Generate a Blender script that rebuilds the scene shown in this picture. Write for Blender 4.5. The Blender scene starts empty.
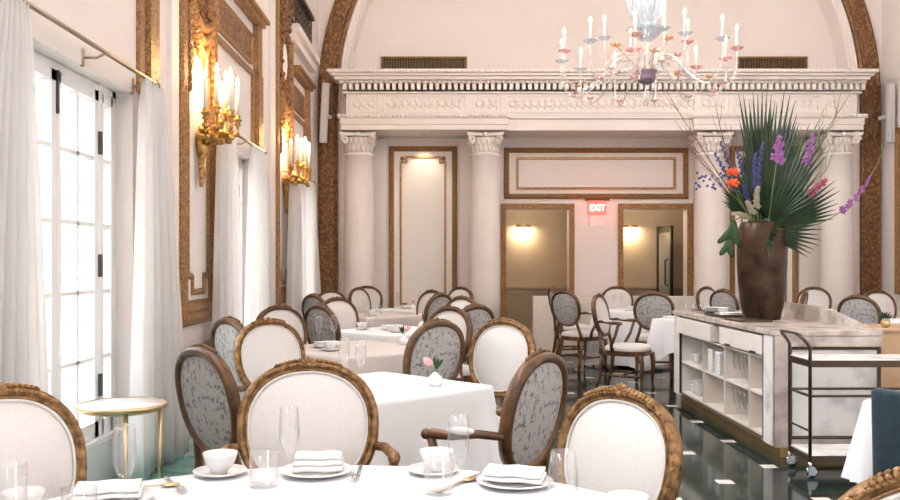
import bpy, math, random
from mathutils import Vector, Matrix, noise as mnoise
random.seed(7)
PI = math.pi
R = math.radians
S = bpy.context.scene
COL = S.collection

# ------------------------------------------------------------------ camera, sky, exposure
CAM_H = 1.37
cam_d = bpy.data.cameras.new('camera')
cam_d.sensor_width = 36.0
cam_d.lens = 36.0                     # 900 px focal length on a 900 px wide frame
cam_d.shift_x = 7 / 900
cam_d.shift_y = 14 / 900
cam_d.clip_start = 0.05
cam = bpy.data.objects.new('camera', cam_d)
cam.location = (0, 0, CAM_H)
cam.rotation_euler = (R(90), 0, 0)
COL.objects.link(cam)
S.camera = cam

W = bpy.data.worlds.new('sky')
S.world = W
W.use_nodes = True
wn, wl = W.node_tree.nodes, W.node_tree.links
bg = wn['Background']
tc = wn.new('ShaderNodeTexCoord')
sp = wn.new('ShaderNodeSeparateXYZ')
mr = wn.new('ShaderNodeMapRange')
mr.interpolation_type = 'SMOOTHSTEP'
mr.inputs['From Min'].default_value = -0.75
mr.inputs['From Max'].default_value = -0.25
mr.inputs['To Min'].default_value = 0.85      # soft daylight from the open end of the room
mr.inputs['To Max'].default_value = 8.0      # bright sky on the window side
wl.new(tc.outputs['Generated'], sp.inputs[0])
wl.new(sp.outputs['Y'], mr.inputs['Value'])
wl.new(mr.outputs['Result'], bg.inputs['Strength'])
bg.inputs['Color'].default_value = (0.955, 0.975, 1.0, 1)

S.view_settings.view_transform = 'Standard'
S.view_settings.look = 'None'
S.view_settings.gamma = 1.0
S.view_settings.use_curve_mapping = False
S.view_settings.exposure = 0.84
try:
    S.cycles.use_denoising = True
    S.cycles.max_bounces = 10
    S.cycles.transparent_max_bounces = 24
    S.cycles.caustics_reflective = False
    S.cycles.caustics_refractive = False
    S.cycles.sample_clamp_indirect = 6
except Exception:
    pass

# ------------------------------------------------------------------ materials
MATS = {}
def mat(name, col=(0.8, 0.8, 0.8), rough=0.5, metal=0.0, spec=0.5, **k):
    m = bpy.data.materials.new(name)
    m.use_nodes = True
    b = m.node_tree.nodes['Principled BSDF']
    b.inputs['Base Color'].default_value = (*col, 1)
    b.inputs['Roughness'].default_value = rough
    b.inputs['Metallic'].default_value = metal
    b.inputs['Specular IOR Level'].default_value = spec
    for kk, v in k.items():
        b.inputs[kk].default_value = v
    MATS[name] = m
    return m
def nodes(m): return m.node_tree.nodes, m.node_tree.links, m.node_tree.nodes['Principled BSDF']
def noise_col(m, c1, c2, scale=5, detail=5, lo=0.35, hi=0.65, bump=0.0, bscale=None, coord='Object', dist=0.02, rough=0.55):
    n, l, b = nodes(m)
    t = n.new('ShaderNodeTexCoord')
    x = n.new('ShaderNodeTexNoise'); x.inputs['Scale'].default_value = scale; x.inputs['Detail'].default_value = detail
    x.inputs['Roughness'].default_value = rough
    r = n.new('ShaderNodeValToRGB')
    r.color_ramp.elements[0].position = lo; r.color_ramp.elements[0].color = (*c1, 1)
    r.color_ramp.elements[1].position = hi; r.color_ramp.elements[1].color = (*c2, 1)
    l.new(t.outputs[coord], x.inputs['Vector']); l.new(x.outputs['Fac'], r.inputs[0]); l.new(r.outputs[0], b.inputs['Base Color'])
    if bump:
        y = n.new('ShaderNodeTexNoise'); y.inputs['Scale'].default_value = bscale or scale; y.inputs['Detail'].default_value = 3
        l.new(t.outputs[coord], y.inputs['Vector'])
        bp = n.new('ShaderNodeBump'); bp.inputs['Strength'].default_value = bump; bp.inputs['Distance'].default_value = dist
        l.new(y.outputs['Fac'], bp.inputs['Height']); l.new(bp.outputs[0], b.inputs['Normal'])
    return m
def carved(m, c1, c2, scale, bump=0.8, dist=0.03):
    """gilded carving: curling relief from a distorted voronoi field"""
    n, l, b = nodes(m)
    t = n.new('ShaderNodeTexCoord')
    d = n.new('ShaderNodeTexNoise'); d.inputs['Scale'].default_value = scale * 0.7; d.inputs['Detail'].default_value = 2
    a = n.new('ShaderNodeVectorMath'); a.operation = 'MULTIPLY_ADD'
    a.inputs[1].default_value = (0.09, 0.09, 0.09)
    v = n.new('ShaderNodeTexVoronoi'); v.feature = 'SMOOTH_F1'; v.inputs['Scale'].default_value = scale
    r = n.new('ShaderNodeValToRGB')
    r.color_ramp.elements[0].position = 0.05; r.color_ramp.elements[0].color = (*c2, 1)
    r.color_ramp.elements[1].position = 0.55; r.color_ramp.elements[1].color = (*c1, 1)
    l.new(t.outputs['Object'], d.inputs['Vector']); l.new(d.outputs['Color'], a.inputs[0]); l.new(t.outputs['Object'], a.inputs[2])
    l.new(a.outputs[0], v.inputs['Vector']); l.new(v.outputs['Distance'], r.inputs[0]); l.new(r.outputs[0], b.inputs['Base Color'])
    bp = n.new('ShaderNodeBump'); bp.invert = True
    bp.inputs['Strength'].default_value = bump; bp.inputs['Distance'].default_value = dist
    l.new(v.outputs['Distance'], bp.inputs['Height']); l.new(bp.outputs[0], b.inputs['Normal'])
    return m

noise_col(mat('plaster', rough=0.75), (0.85, 0.775, 0.73), (0.875, 0.80, 0.755), 1.5)
noise_col(mat('stucco', rough=0.6), (0.85, 0.785, 0.745), (0.88, 0.815, 0.775), 3, bump=0.08, bscale=60)
noise_col(mat('stucco_carved', rough=0.6), (0.79, 0.70, 0.64), (0.87, 0.79, 0.74), 18, bump=0.5, bscale=26, dist=0.03)
mat('white_paint', (0.86, 0.85, 0.84), 0.35)
mat('panel_fill', (0.87, 0.82, 0.785), 0.7)
noise_col(mat('tan_wall', rough=0.7), (0.42, 0.335, 0.24), (0.46, 0.37, 0.27), 2)
noise_col(mat('tan_wall_dark', rough=0.7), (0.36, 0.28, 0.195), (0.40, 0.31, 0.22), 2)
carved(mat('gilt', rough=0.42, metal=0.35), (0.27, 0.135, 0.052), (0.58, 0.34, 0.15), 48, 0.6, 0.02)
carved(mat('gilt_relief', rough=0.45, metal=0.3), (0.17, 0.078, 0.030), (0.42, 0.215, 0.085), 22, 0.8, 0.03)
noise_col(mat('gilt_thin', rough=0.4, metal=0.3), (0.30, 0.155, 0.058), (0.58, 0.34, 0.145), 30)
noise_col(mat('gold', rough=0.3, metal=0.85), (0.34, 0.18, 0.05), (0.70, 0.44, 0.14), 22, bump=0.5, bscale=45)
noise_col(mat('chair_wood', rough=0.38, metal=0.15), (0.038, 0.017, 0.007), (0.185, 0.088, 0.032), 14, lo=0.3, hi=0.7, bump=0.25, bscale=60, dist=0.01)
noise_col(mat('chair_gilt', rough=0.35, metal=0.45), (0.085, 0.038, 0.013), (0.38, 0.21, 0.08), 40, lo=0.32, hi=0.66, bump=0.3, bscale=80, dist=0.01)
noise_col(mat('linen', rough=0.85), (0.655, 0.63, 0.61), (0.69, 0.665, 0.645), 60, bump=0.1, bscale=400, dist=0.004)
m = noise_col(mat('toile', rough=0.85), (0.15, 0.14, 0.14), (0.43, 0.415, 0.41), 38, detail=7, lo=0.38, hi=0.49, rough=0.66)
noise_col(mat('cloth_white', rough=0.8), (0.76, 0.765, 0.78), (0.80, 0.805, 0.82), 4, bump=0.06, bscale=25, dist=0.02)
noise_col(mat('cloth_shaded', rough=0.8), (0.58, 0.53, 0.505), (0.62, 0.57, 0.545), 4, bump=0.06, bscale=25, dist=0.02)  # shade on two of the cloths, put into the linen colour
mat('napkin_linen', (0.80, 0.80, 0.80), 0.85)
mat('porcelain', (0.78, 0.78, 0.78), 0.15)
mat('silver', (0.55, 0.54, 0.53), 0.22, 1.0)
mat('brass', (0.66, 0.50, 0.28), 0.28, 1.0)
noise_col(mat('brass_plinth', rough=0.38, metal=0.9), (0.36, 0.25, 0.09), (0.50, 0.36, 0.15), 3)
mat('bronze_tube', (0.10, 0.072, 0.052), 0.35, 0.8)
mat('chrome', (0.7, 0.75, 0.78), 0.12, 1.0)
mat('black_metal', (0.015, 0.015, 0.016), 0.4, 0.3)
mat('hinge_grey', (0.08, 0.075, 0.07), 0.4, 0.5)
mat('rod_metal', (0.42, 0.33, 0.25), 0.3, 0.9)
noise_col(mat('white_marble', rough=0.2), (0.58, 0.56, 0.55), (0.86, 0.85, 0.84), 4, detail=8, lo=0.3, hi=0.5)
noise_col(mat('grey_marble', rough=0.25), (0.36, 0.30, 0.265), (0.60, 0.535, 0.49), 7, detail=9, lo=0.35, hi=0.62)
noise_col(mat('cream_panel', rough=0.45), (0.72, 0.65, 0.58), (0.78, 0.715, 0.645), 5)
noise_col(mat('pale_drawer', rough=0.45), (0.78, 0.725, 0.665), (0.84, 0.79, 0.73), 5)
noise_col(mat('light_wood', rough=0.45), (0.50, 0.325, 0.19), (0.60, 0.41, 0.26), 3)
noise_col(mat('blue_velvet', rough=0.9), (0.004, 0.018, 0.028), (0.008, 0.030, 0.044), 20)
nodes(MATS['blue_velvet'])[2].inputs['Sheen Weight'].default_value = 0.12
mat('candle', (0.9, 0.86, 0.78), 0.5)
mat('speaker_grey', (0.62, 0.60, 0.59), 0.5)
mat('vent_dark', (0.045, 0.032, 0.02), 0.6)
noise_col(mat('vent_bronze', rough=0.45, metal=0.5), (0.16, 0.09, 0.035), (0.28, 0.16, 0.06), 20)
mat('palm_green', (0.012, 0.05, 0.016), 0.4)
noise_col(MATS['palm_green'], (0.005, 0.018, 0.005), (0.017, 0.050, 0.010), 9)
mat('leaf_green', (0.016, 0.06, 0.014), 0.35)
mat('stem_green', (0.19, 0.26, 0.08), 0.5)
mat('twig', (0.22, 0.09, 0.055), 0.6)
mat('petal_purple', (0.36, 0.12, 0.37), 0.6)
mat('petal_magenta', (0.45, 0.07, 0.16), 0.6)
mat('petal_blue', (0.07, 0.075, 0.23), 0.6)
mat('petal_orange', (0.8, 0.11, 0.02), 0.6)
mat('petal_pink', (0.82, 0.42, 0.46), 0.6)
mat('filler_cream', (0.40, 0.36, 0.25), 0.7)
mat('glass_pink', (0.85, 0.45, 0.45), 0.15)
mat('glass_blue', (0.55, 0.68, 0.75), 0.15)
mat('glass_violet', (0.20, 0.15, 0.21), 0.15)
mat('door_glass', (0.33, 0.32, 0.30), 0.2)
mat('brick', (0.24, 0.085, 0.075), 0.8)
mat('facade', (0.20, 0.18, 0.175), 0.8)
mat('paving', (0.3, 0.29, 0.28), 0.8)

# vase: dark bronze with horizontal hammered bands
m = noise_col(mat('vase_bronze', rough=0.36, metal=0.75), (0.032, 0.019, 0.012), (0.085, 0.052, 0.033), 6, detail=6)
n, l, b = nodes(m)
t = n.new('ShaderNodeTexCoord'); mp = n.new('ShaderNodeMapping'); mp.inputs['Scale'].default_value = (2, 2, 26)
x = n.new('ShaderNodeTexNoise'); x.inputs['Scale'].default_value = 2.2; x.inputs['Detail'].default_value = 4
bp = n.new('ShaderNodeBump'); bp.inputs['Strength'].default_value = 0.25; bp.inputs['Distance'].default_value = 0.015
l.new(t.outputs['Object'], mp.inputs[0]); l.new(mp.outputs[0], x.inputs['Vector']); l.new(x.outputs['Fac'], bp.inputs['Height']); l.new(bp.outputs[0], b.inputs['Normal'])

def emit(name, col, strength):
    m = mat(name, col)
    b = nodes(m)[2]
    b.inputs['Emission Color'].default_value = (*col, 1)
    b.inputs['Emission Strength'].default_value = strength
    return m
emit('flame', (1.0, 0.72, 0.40), 14)
emit('lamp_glow', (1.0, 0.80, 0.52), 9)
emit('exit_red', (1.0, 0.62, 0.55), 1.6)
emit('exit_panel', (0.9, 0.16, 0.13), 0.55)

def thin_glass(name, tint=(1, 1, 1), base=0.035, edge=0.8, diffuse=None):
    m = bpy.data.materials.new(name); m.use_nodes = True
    n, l = m.node_tree.nodes, m.node_tree.links
    n.clear()
    o = n.new('ShaderNodeOutputMaterial'); tr = n.new('ShaderNodeBsdfTransparent'); gl = n.new('ShaderNodeBsdfGlossy')
    tr.inputs[0].default_value = (*tint, 1); gl.inputs['Roughness'].default_value = 0.03
    lw = n.new('ShaderNodeLayerWeight'); lw.inputs[0].default_value = 0.13
    mrn = n.new('ShaderNodeMapRange'); mrn.inputs['To Min'].default_value = base; mrn.inputs['To Max'].default_value = edge
    mx = n.new('ShaderNodeMixShader')
    l.new(lw.outputs['Facing'], mrn.inputs['Value']); l.new(mrn.outputs[0], mx.inputs[0])
    l.new(tr.outputs[0], mx.inputs[1]); l.new(gl.outputs[0], mx.inputs[2])
    last = mx
    if diffuse:
        df = n.new('ShaderNodeBsdfDiffuse'); df.inputs[0].default_value = (*diffuse[0], 1)
        m2 = n.new('ShaderNodeMixShader'); m2.inputs[0].default_value = diffuse[1]
        l.new(mx.outputs[0], m2.inputs[1]); l.new(df.outputs[0], m2.inputs[2]); last = m2
    l.new(last.outputs[0], o.inputs[0])
    MATS[name] = m
thin_glass('glass', (0.988, 0.99, 0.992))
thin_glass('pane_glass', (0.97, 0.98, 0.98), 0.04, 0.4)
thin_glass('murano', (0.97, 0.96, 0.96), 0.12, 0.6, ((0.80, 0.74, 0.72), 0.16))
thin_glass('murano_pink', (1.0, 0.85, 0.84), 0.1, 0.5, ((0.85, 0.52, 0.50), 0.35))
thin_glass('murano_blue', (0.9, 0.95, 1.0), 0.1, 0.5, ((0.62, 0.68, 0.72), 0.18))
thin_glass('murano_amber', (1.0, 0.92, 0.8), 0.1, 0.5, ((0.75, 0.40, 0.18), 0.45))

# curtain: linen that lets daylight through
m = bpy.data.materials.new('curtain'); m.use_nodes = True
n, l = m.node_tree.nodes, m.node_tree.links
b = n['Principled BSDF']; b.inputs['Base Color'].default_value = (0.93, 0.925, 0.92, 1); b.inputs['Roughness'].default_value = 0.9
tl = n.new('ShaderNodeBsdfTranslucent'); tl.inputs[0].default_value = (0.93, 0.91, 0.89, 1)
mx = n.new('ShaderNodeMixShader'); mx.inputs[0].default_value = 0.5
l.new(b.outputs[0], mx.inputs[1]); l.new(tl.outputs[0], mx.inputs[2]); l.new(mx.outputs[0], n['Material Output'].inputs[0])
MATS['curtain'] = m

# floor: dark green marble octagons with white dots, lighter green along the window wall
m = mat('marble_floor', rough=0.09, spec=0.3)
n, l, b = nodes(m)
def mth(op, a, c=None, d=None):
    x = n.new('ShaderNodeMath'); x.operation = op
    for i, v in enumerate((a, c, d)):
        if v is None: continue
        if isinstance(v, (int, float)): x.inputs[i].default_value = v
        else: l.new(v, x.inputs[i])
    return x.outputs[0]
t = n.new('ShaderNodeTexCoord'); sx = n.new('ShaderNodeSeparateXYZ'); l.new(t.outputs['Object'], sx.inputs[0])
P = 0.865
fx = mth('MULTIPLY', mth('ABSOLUTE', mth('SUBTRACT', mth('FRACT', mth('ADD', mth('DIVIDE', mth('SUBTRACT', sx.outputs[0], 2.205 - 10 * P), P), 0.5)), 0.5)), P)
fy = mth('MULTIPLY', mth('ABSOLUTE', mth('SUBTRACT', mth('FRACT', mth('ADD', mth('DIVIDE', mth('SUBTRACT', sx.outputs[1], 6.959 - 10 * P), P), 0.5)), 0.5)), P)
d1 = mth('LESS_THAN', mth('MAXIMUM', fx, fy), 0.052)
d2 = mth('LESS_THAN', mth('MAXIMUM', mth('SUBTRACT', P / 2, fx), mth('SUBTRACT', P / 2, fy)), 0.052)
dots = mth('MAXIMUM', d1, d2)
joint = mth('LESS_THAN', mth('ABSOLUTE', mth('SUBTRACT', fx, fy)), 0.004)
window_side = mth('LESS_THAN', sx.outputs[0], -1.25)
nz = n.new('ShaderNodeTexNoise'); nz.inputs['Scale'].default_value = 2.3; nz.inputs['Detail'].default_value = 9; nz.inputs['Roughness'].default_value = 0.65
nz.inputs['Distortion'].default_value = 1.2
l.new(t.outputs['Object'], nz.inputs['Vector'])
def ramp(c1, c2, lo, hi):
    r = n.new('ShaderNodeValToRGB'); r.color_ramp.elements[0].position = lo; r.color_ramp.elements[1].position = hi
    r.color_ramp.elements[0].color = (*c1, 1); r.color_ramp.elements[1].color = (*c2, 1); l.new(nz.outputs['Fac'], r.inputs[0]); return r.outputs[0]
dark = ramp((0.006, 0.015, 0.013), (0.034, 0.052, 0.044), 0.35, 0.75)
lite = ramp((0.10, 0.33, 0.30), (0.46, 0.72, 0.68), 0.35, 0.7)
def mixc(f, c1, c2):
    x = n.new('ShaderNodeMix'); x.data_type = 'RGBA'
    l.new(f, x.inputs[0])
    for i, c in ((6, c1), (7, c2)):
        if isinstance(c, tuple): x.inputs[i].default_value = (*c, 1)
        else: l.new(c, x.inputs[i])
    return x.outputs[2]
c = mixc(joint, dark, (0.05, 0.055, 0.045))
c = mixc(dots, c, (0.72, 0.70, 0.66))
c = mixc(window_side, c, lite)
l.new(c, b.inputs['Base Color'])

# ------------------------------------------------------------------ mesh helpers
class MB:
    def __init__(s): s.v, s.f, s.sm = [], [], []
    def add(s, vs, fs, smooth=True):
        o = len(s.v); s.v += [tuple(v) for v in vs]
        for f in fs: s.f.append([i + o for i in f]); s.sm.append(smooth)
        return s
    def box(s, x0, x1, y0, y1, z0, z1):
        vs = [(x, y, z) for x in (x0, x1) for y in (y0, y1) for z in (z0, z1)]
        return s.add(vs, [(0, 1, 3, 2), (4, 6, 7, 5), (0, 4, 5, 1), (2, 3, 7, 6), (0, 2, 6, 4), (1, 5, 7, 3)], False)
    def lathe(s, prof, n=24, c=(0, 0, 0), cap=True):
        vs, fs = [], []
        for r, z in prof:
            for i in range(n):
                a = 2 * PI * i / n
                vs.append((c[0] + r * math.cos(a), c[1] + r * math.sin(a), c[2] + z))
        for k in range(len(prof) - 1):
            for i in range(n):
                j = (i + 1) % n
                fs.append((k * n + i, k * n + j, (k + 1) * n + j, (k + 1) * n + i))
        if cap:
            if prof[0][0] > 1e-4: fs.append(tuple(range(n - 1, -1, -1)))
            if prof[-1][0] > 1e-4: fs.append(tuple(range((len(prof) - 1) * n, len(prof) * n)))
        return s.add(vs, fs)
    def tube(s, pts, rad, n=8, closed=False, flat=1.0):
        pts = [Vector(p) for p in pts]; m = len(pts)
        if not hasattr(rad, '__len__'): rad = [rad] * m
        vs, fs = [], []
        up = None
        for i, p in enumerate(pts):
            if closed: d = pts[(i + 1) % m] - pts[i - 1]
            else: d = pts[min(i + 1, m - 1)] - pts[max(i - 1, 0)]
            d = d.normalized() if d.length > 1e-9 else Vector((0, 0, 1))
            if up is None:
                up = Vector((0, 0, 1)) if abs(d.z) < 0.9 else Vector((1, 0, 0))
            a = up - d * up.dot(d)
            if a.length < 1e-5: a = d.orthogonal()
            a.normalize(); up = a; bb = d.cross(a)
            for k in range(n):
                t = 2 * PI * (k + 0.5) / n
                vs.append(p + (a * math.cos(t) * flat + bb * math.sin(t)) * rad[i])
        rng = m if closed else m - 1
        for i in range(rng):
            i2 = (i + 1) % m
            for k in range(n):
                k2 = (k + 1) % n
                fs.append((i * n + k, i * n + k2, i2 * n + k2, i2 * n + k))
        if not closed:
            fs.append(tuple(range(n - 1, -1, -1))); fs.append(tuple(range((m - 1) * n, m * n)))
        return s.add(vs, fs, n > 4)
    def ell(s, c, r, rot=None, n=10, m=6):
        """ellipsoid"""
        c = Vector(c); vs, fs = [], []
        q = rot.to_3x3() if rot is not None else None
        def P(a, e):
            v = Vector((r[0] * math.cos(e) * math.cos(a), r[1] * math.cos(e) * math.sin(a), r[2] * math.sin(e)))
            return c + (q @ v if q is not None else v)
        vs.append(P(0, -PI / 2))
        for j in range(1, m):
            for i in range(n): vs.append(P(2 * PI * i / n, -PI / 2 + PI * j / m))
        vs.append(P(0, PI / 2))
        for i in range(n):
            fs.append((0, 1 + (i + 1) % n, 1 + i))
            for j in range(m - 2):
                a = 1 + j * n
                fs.append((a + i, a + (i + 1) % n, a + n + (i + 1) % n, a + n + i))
            a = 1 + (m - 2) * n
            fs.append((a + i, a + (i + 1) % n, len(vs) - 1))
        return s.add(vs, fs)
    def sweep(s, path, prof, mitre, closed=True):
        """path: list of (origin, outward, height) vectors; prof: list of (o, h)"""
        n = len(prof); vs, fs = [], []
        for o, a, h in path:
            for p in prof: vs.append(o + a * p[0] + h * p[1])
        m = len(path)
        for i in range(m if closed else m - 1):
            i2 = (i + 1) % m
            for k in range(n):
                k2 = (k + 1) % n
                fs.append((i * n + k, i * n + k2, i2 * n + k2, i2 * n + k))
        return s.add(vs, fs, not mitre)
    def build(s, name, m, parent=None, bevel=0.0, loc=None, merge=False):
        me = bpy.data.meshes.new(name)
        me.from_pydata(s.v, [], s.f)
        me.polygons.foreach_set('use_smooth', s.sm)
        me.materials.append(MATS[m])
        me.validate()
        o = bpy.data.objects.new(name, me)
        COL.objects.link(o)
        if parent is not None: o.parent = parent
        if loc is not None: o.location = loc
        if bevel:
            bv = o.modifiers.new('edge', 'BEVEL'); bv.width = bevel; bv.segments = 2; bv.limit_method = 'ANGLE'; bv.angle_limit = R(50)
        return o

def poly_frame(mb, poly, prof, P, H):
    """mitred moulding along closed polygon POLY of (u, v); P maps (u, v, h) to space; prof of (inward, height)"""
    m = len(poly)
    area = sum(poly[i][0] * poly[(i + 1) % m][1] - poly[(i + 1) % m][0] * poly[i][1] for i in range(m))
    sg = 1 if area > 0 else -1
    n = len(prof); vs, fs = [], []
    for i in range(m):
        p0, p1, p2 = Vector(poly[i - 1]), Vector(poly[i]), Vector(poly[(i + 1) % m])
        d1, d2 = (p1 - p0).normalized(), (p2 - p1).normalized()
        n1, n2 = Vector((-d1.y, d1.x)) * sg, Vector((-d2.y, d2.x)) * sg
        bis = n1 + n2
        k = bis / max(0.15, 1 + n1.dot(n2))
        for o, h in prof:
            q = p1 + k * o
            vs.append(P(q.x, q.y, h + H))
    for i in range(m):
        i2 = (i + 1) % m
        for k in range(n - 1):
            fs.append((i * n + k, i * n + k + 1, i2 * n + k + 1, i2 * n + k))
    mb.add(vs, fs, False)
    return mb
def rect(u0, u1, v0, v1): return [(u0, v0), (u1, v0), (u1, v1), (u0, v1)]
def eared(u0, u1, v0, v1, e):
    return [(u0 + e, v0), (u1 - e, v0), (u1 - e, v0 + e), (u1, v0 + e), (u1, v1 - e), (u1 - e, v1 - e), (u1 - e, v1), (u0 + e, v1), (u0 + e, v1 - e), (u0, v1 - e), (u0, v0 + e), (u0 + e, v0 + e)]
def moulding(w, d):
    return [(0, -0.01), (0, d * 0.55), (w * 0.12, d * 0.8), (w * 0.3, d), (w * 0.5, d * 0.75), (w * 0.62, d * 0.85), (w * 0.85, d * 0.45), (w, d * 0.35), (w, -0.01)]

def struct(o): o['kind'] = 'structure'; return o
def tag(o, label, cat, group=None, kind=None):
    o['label'] = label; o['category'] = cat
    if group: o['group'] = group
    if kind: o['kind'] = kind
    return o
def empty(name, loc=(0, 0, 0), rz=0.0):
    o = bpy.data.objects.new(name, None); COL.objects.link(o)
    o.location = loc; o.rotation_euler = (0, 0, rz); o.empty_display_size = 0.1
    return o
def copy_tree(o, parent=None):
    c = o.copy(); COL.objects.link(c)
    if parent is not None: c.parent = parent
    for ch in list(o.children):
        copy_tree(ch, c)
    return c
def put(o, loc, rz=0.0, tilt=None):
    o.location = loc
    o.rotation_euler = (tilt[0], tilt[1], rz) if tilt else (0, 0, rz)
    return o

# ------------------------------------------------------------------ room shell
XL, XR, YB, YA = -2.03, 7.13, 15.0, 14.62
HW = 9.0
struct(MB().box(-2.5, 7.5, -3.0, 17.2, -0.1, 0).build('floor', 'marble_floor'))

OPEN = [(4.05, 5.89), (7.98, 9.66), (11.9, 13.45)]
OZ = 2.49
w = MB(); y = -3.0
for a, b_ in OPEN:
    w.box(XL - 0.4, XL, y, a, 0, 4.5); w.box(XL - 0.4, XL, a, b_, OZ, 4.5); y = b_
w.box(XL - 0.4, XL, y, 15.2, 0, 4.5)
y = -3.0
CLER = [(-2.2, 2.4), (3.4, 6.4), (7.3, 10.2)]     # unseen tall openings, put in to bring light from the upper left
for a, b_ in CLER:
    w.box(XL - 0.4, XL, y, a, 4.5, HW); w.box(XL - 0.4, XL, a, b_, 8.6, HW); y = b_
w.box(XL - 0.4, XL, y, 15.2, 4.5, HW)
struct(w.build('wall_left', 'plaster'))
struct(MB().box(XL - 0.4, XR + 0.3, -3.3, 15.2, HW, HW + 0.2).build('ceiling', 'plaster'))
struct(MB().box(XL - 0.4, XR + 0.3, -3.3, -3.0, 4.2, HW).box(XL - 0.4, XL + 0.4, -3.3, -3.0, 0, 4.2).box(XR - 0.4, XR + 0.3, -3.3, -3.0, 0, 4.2).build('wall_front', 'plaster'))
struct(MB().box(XR, XR + 0.3, -3.0, 15.2, 0, HW).build('wall_right', 'plaster'))

# back wall with two doorways
DOOR = [(1.05, 2.10), (3.00, 4.07)]
DZ = 2.29
w = MB(); x = XL - 0.4
for a, b_ in DOOR:
    w.box(x, a, YB, YB + 0.25, 0, HW); w.box(a, b_, YB, YB + 0.25, DZ, HW); x = b_
w.box(x, XR + 0.3, YB, YB + 0.25, 0, HW)
struct(w.build('wall_back', 'plaster'))

# arch wall in front of it
AC, AZ, AR = 2.534, 4.08, 4.07
w = MB()
N = 48
x0, x1 = XL - 0.1, XR + 0.1
front, hole = [], []
hole = [(AC - AR, 0.0)] + [(AC - AR * math.cos(PI * i / N), AZ + AR * math.sin(PI * i / N)) for i in range(N + 1)] + [(AC + AR, 0.0)]
outer = []
for hx, hz in hole:
    dx, dz = hx - AC, hz - AZ
    if hz <= AZ: outer.append((x0 if dx < 0 else x1, hz))
    else:
        k = min((x1 - AC) / max(abs(dx), 1e-6), (HW - AZ) / max(dz, 1e-6)) if dx > 0 else min((AC - x0) / max(abs(dx), 1e-6), (HW - AZ) / max(dz, 1e-6))
        outer.append((AC + dx * k, AZ + dz * k))
m_ = len(hole)
vs = [(x, YA, z) for x, z in hole] + [(x, YA, z) for x, z in outer] + [(x, YB, z) for x, z in hole]
fs = []
for i in range(m_ - 1):
    fs.append((i, i + 1, m_ + i + 1, m_ + i)); fs.append((i, 2 * m_ + i, 2 * m_ + i + 1, i + 1))
w.add(vs, fs, False)
w.build('wall_arch', 'plaster')['kind'] = 'structure'

def arch_band(name, r0, r1, depth, material, nseg=64, zbase=0.0):
    prof = [(r0, 0.0), (r0, depth * 0.7), (r0 + (r1 - r0) * 0.12, depth), (r0 + (r1 - r0) * 0.2, depth * 0.6), (r0 + (r1 - r0) * 0.8, depth * 0.6), (r1 - (r1 - r0) * 0.12, depth), (r1, depth * 0.7), (r1, 0.0)]
    path = []
    pts = [(-1, zbase - AZ, True)]
    vs, fs = [], []
    rows = []
    rows.append([(AC - r, YA - h, zbase) for r, h in prof])
    for i in range(nseg + 1):
        a = PI - PI * i / nseg
        rows.append([(AC + r * math.cos(a), YA - h, AZ + r * math.sin(a)) for r, h in prof])
    rows.append([(AC + r, YA - h, zbase) for r, h in prof])
    for rr in rows: vs += rr
    k = len(prof)
    for i in range(len(rows) - 1):
        for j in range(k - 1): fs.append((i * k + j, i * k + j + 1, (i + 1) * k + j + 1, (i + 1) * k + j))
    return struct(MB().add(vs, fs, False).build(name, material))
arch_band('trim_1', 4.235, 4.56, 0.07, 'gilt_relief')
arch_band('trim_2', 4.07, 4.22, 0.05, 'stucco')

# soffit and entablature over the columns
e = MB()
def course(x0, x1, yf, z0, z1): e.box(x0, x1, yf, YB, z0, z1)
course(-1.50, 6.42, 13.86, 3.66, 4.02)
for a, b_ in ((-1.58, 1.00), (3.88, 6.50)):
    course(a, b_, 13.80, 3.44, 3.52); course(a - 0.01, b_ + 0.01, 13.78, 3.52, 3.62); course(a - 0.05, b_ + 0.05, 13.74, 3.62, 3.68)
course(1.0, 3.88, 13.92, 3.44, 3.62); course(1.0, 3.88, 13.86, 3.62, 3.68)
course(-1.56, 6.48, 13.80, 4.00, 4.03)
course(-1.60, 6.52, 13.72, 4.15, 4.19)
course(-1.66, 6.54, 13.60, 4.19, 4.24); course(-1.71, 6.58, 13.52, 4.24, 4.28); course(-1.76, 6.62, 13.45, 4.28, 4.33)
def set_back(mb):
    mb.v = [(x * 1.014, (14.14 + (y - 13.86) * 0.72) if y < 14.9 else y, 1.37 + (z - 1.37) * 1.016) for x, y, z in mb.v]; return mb
ent = struct(set_back(e).build('trim_3', 'stucco', bevel=0.008))
dn = MB()
x = -1.54
while x < 6.46:
    dn.box(x, x + 0.055, 13.70, 13.86, 4.05, 4.14); x += 0.095
set_back(dn).build('dentils', 'stucco', ent)
eg = MB()
x = -1.74
while x < 6.62:                                   # egg-and-leaf rows on the crown, bed mould and architrave
    eg.ell((x, 13.46, 4.305), (0.034, 0.022, 0.026), n=6, m=4); x += 0.085
x = -1.5
while x < 6.4:
    eg.ell((x, 13.72, 4.17), (0.03, 0.02, 0.02), n=6, m=4); x += 0.075
x = -1.5
while x < 6.42:
    eg.ell((x, 13.85, 4.01), (0.024, 0.022, 0.02), n=6, m=4); x += 0.06
for a, b_ in ((-1.6, 1.02), (3.86, 6.52)):
    x = a
    while x < b_:
        eg.ell((x, 13.735, 3.65), (0.024, 0.016, 0.024), n=6, m=4); x += 0.06
set_back(eg).build('egg_moulding', 'stucco', ent)
fr = MB(); rel = MB()
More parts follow.
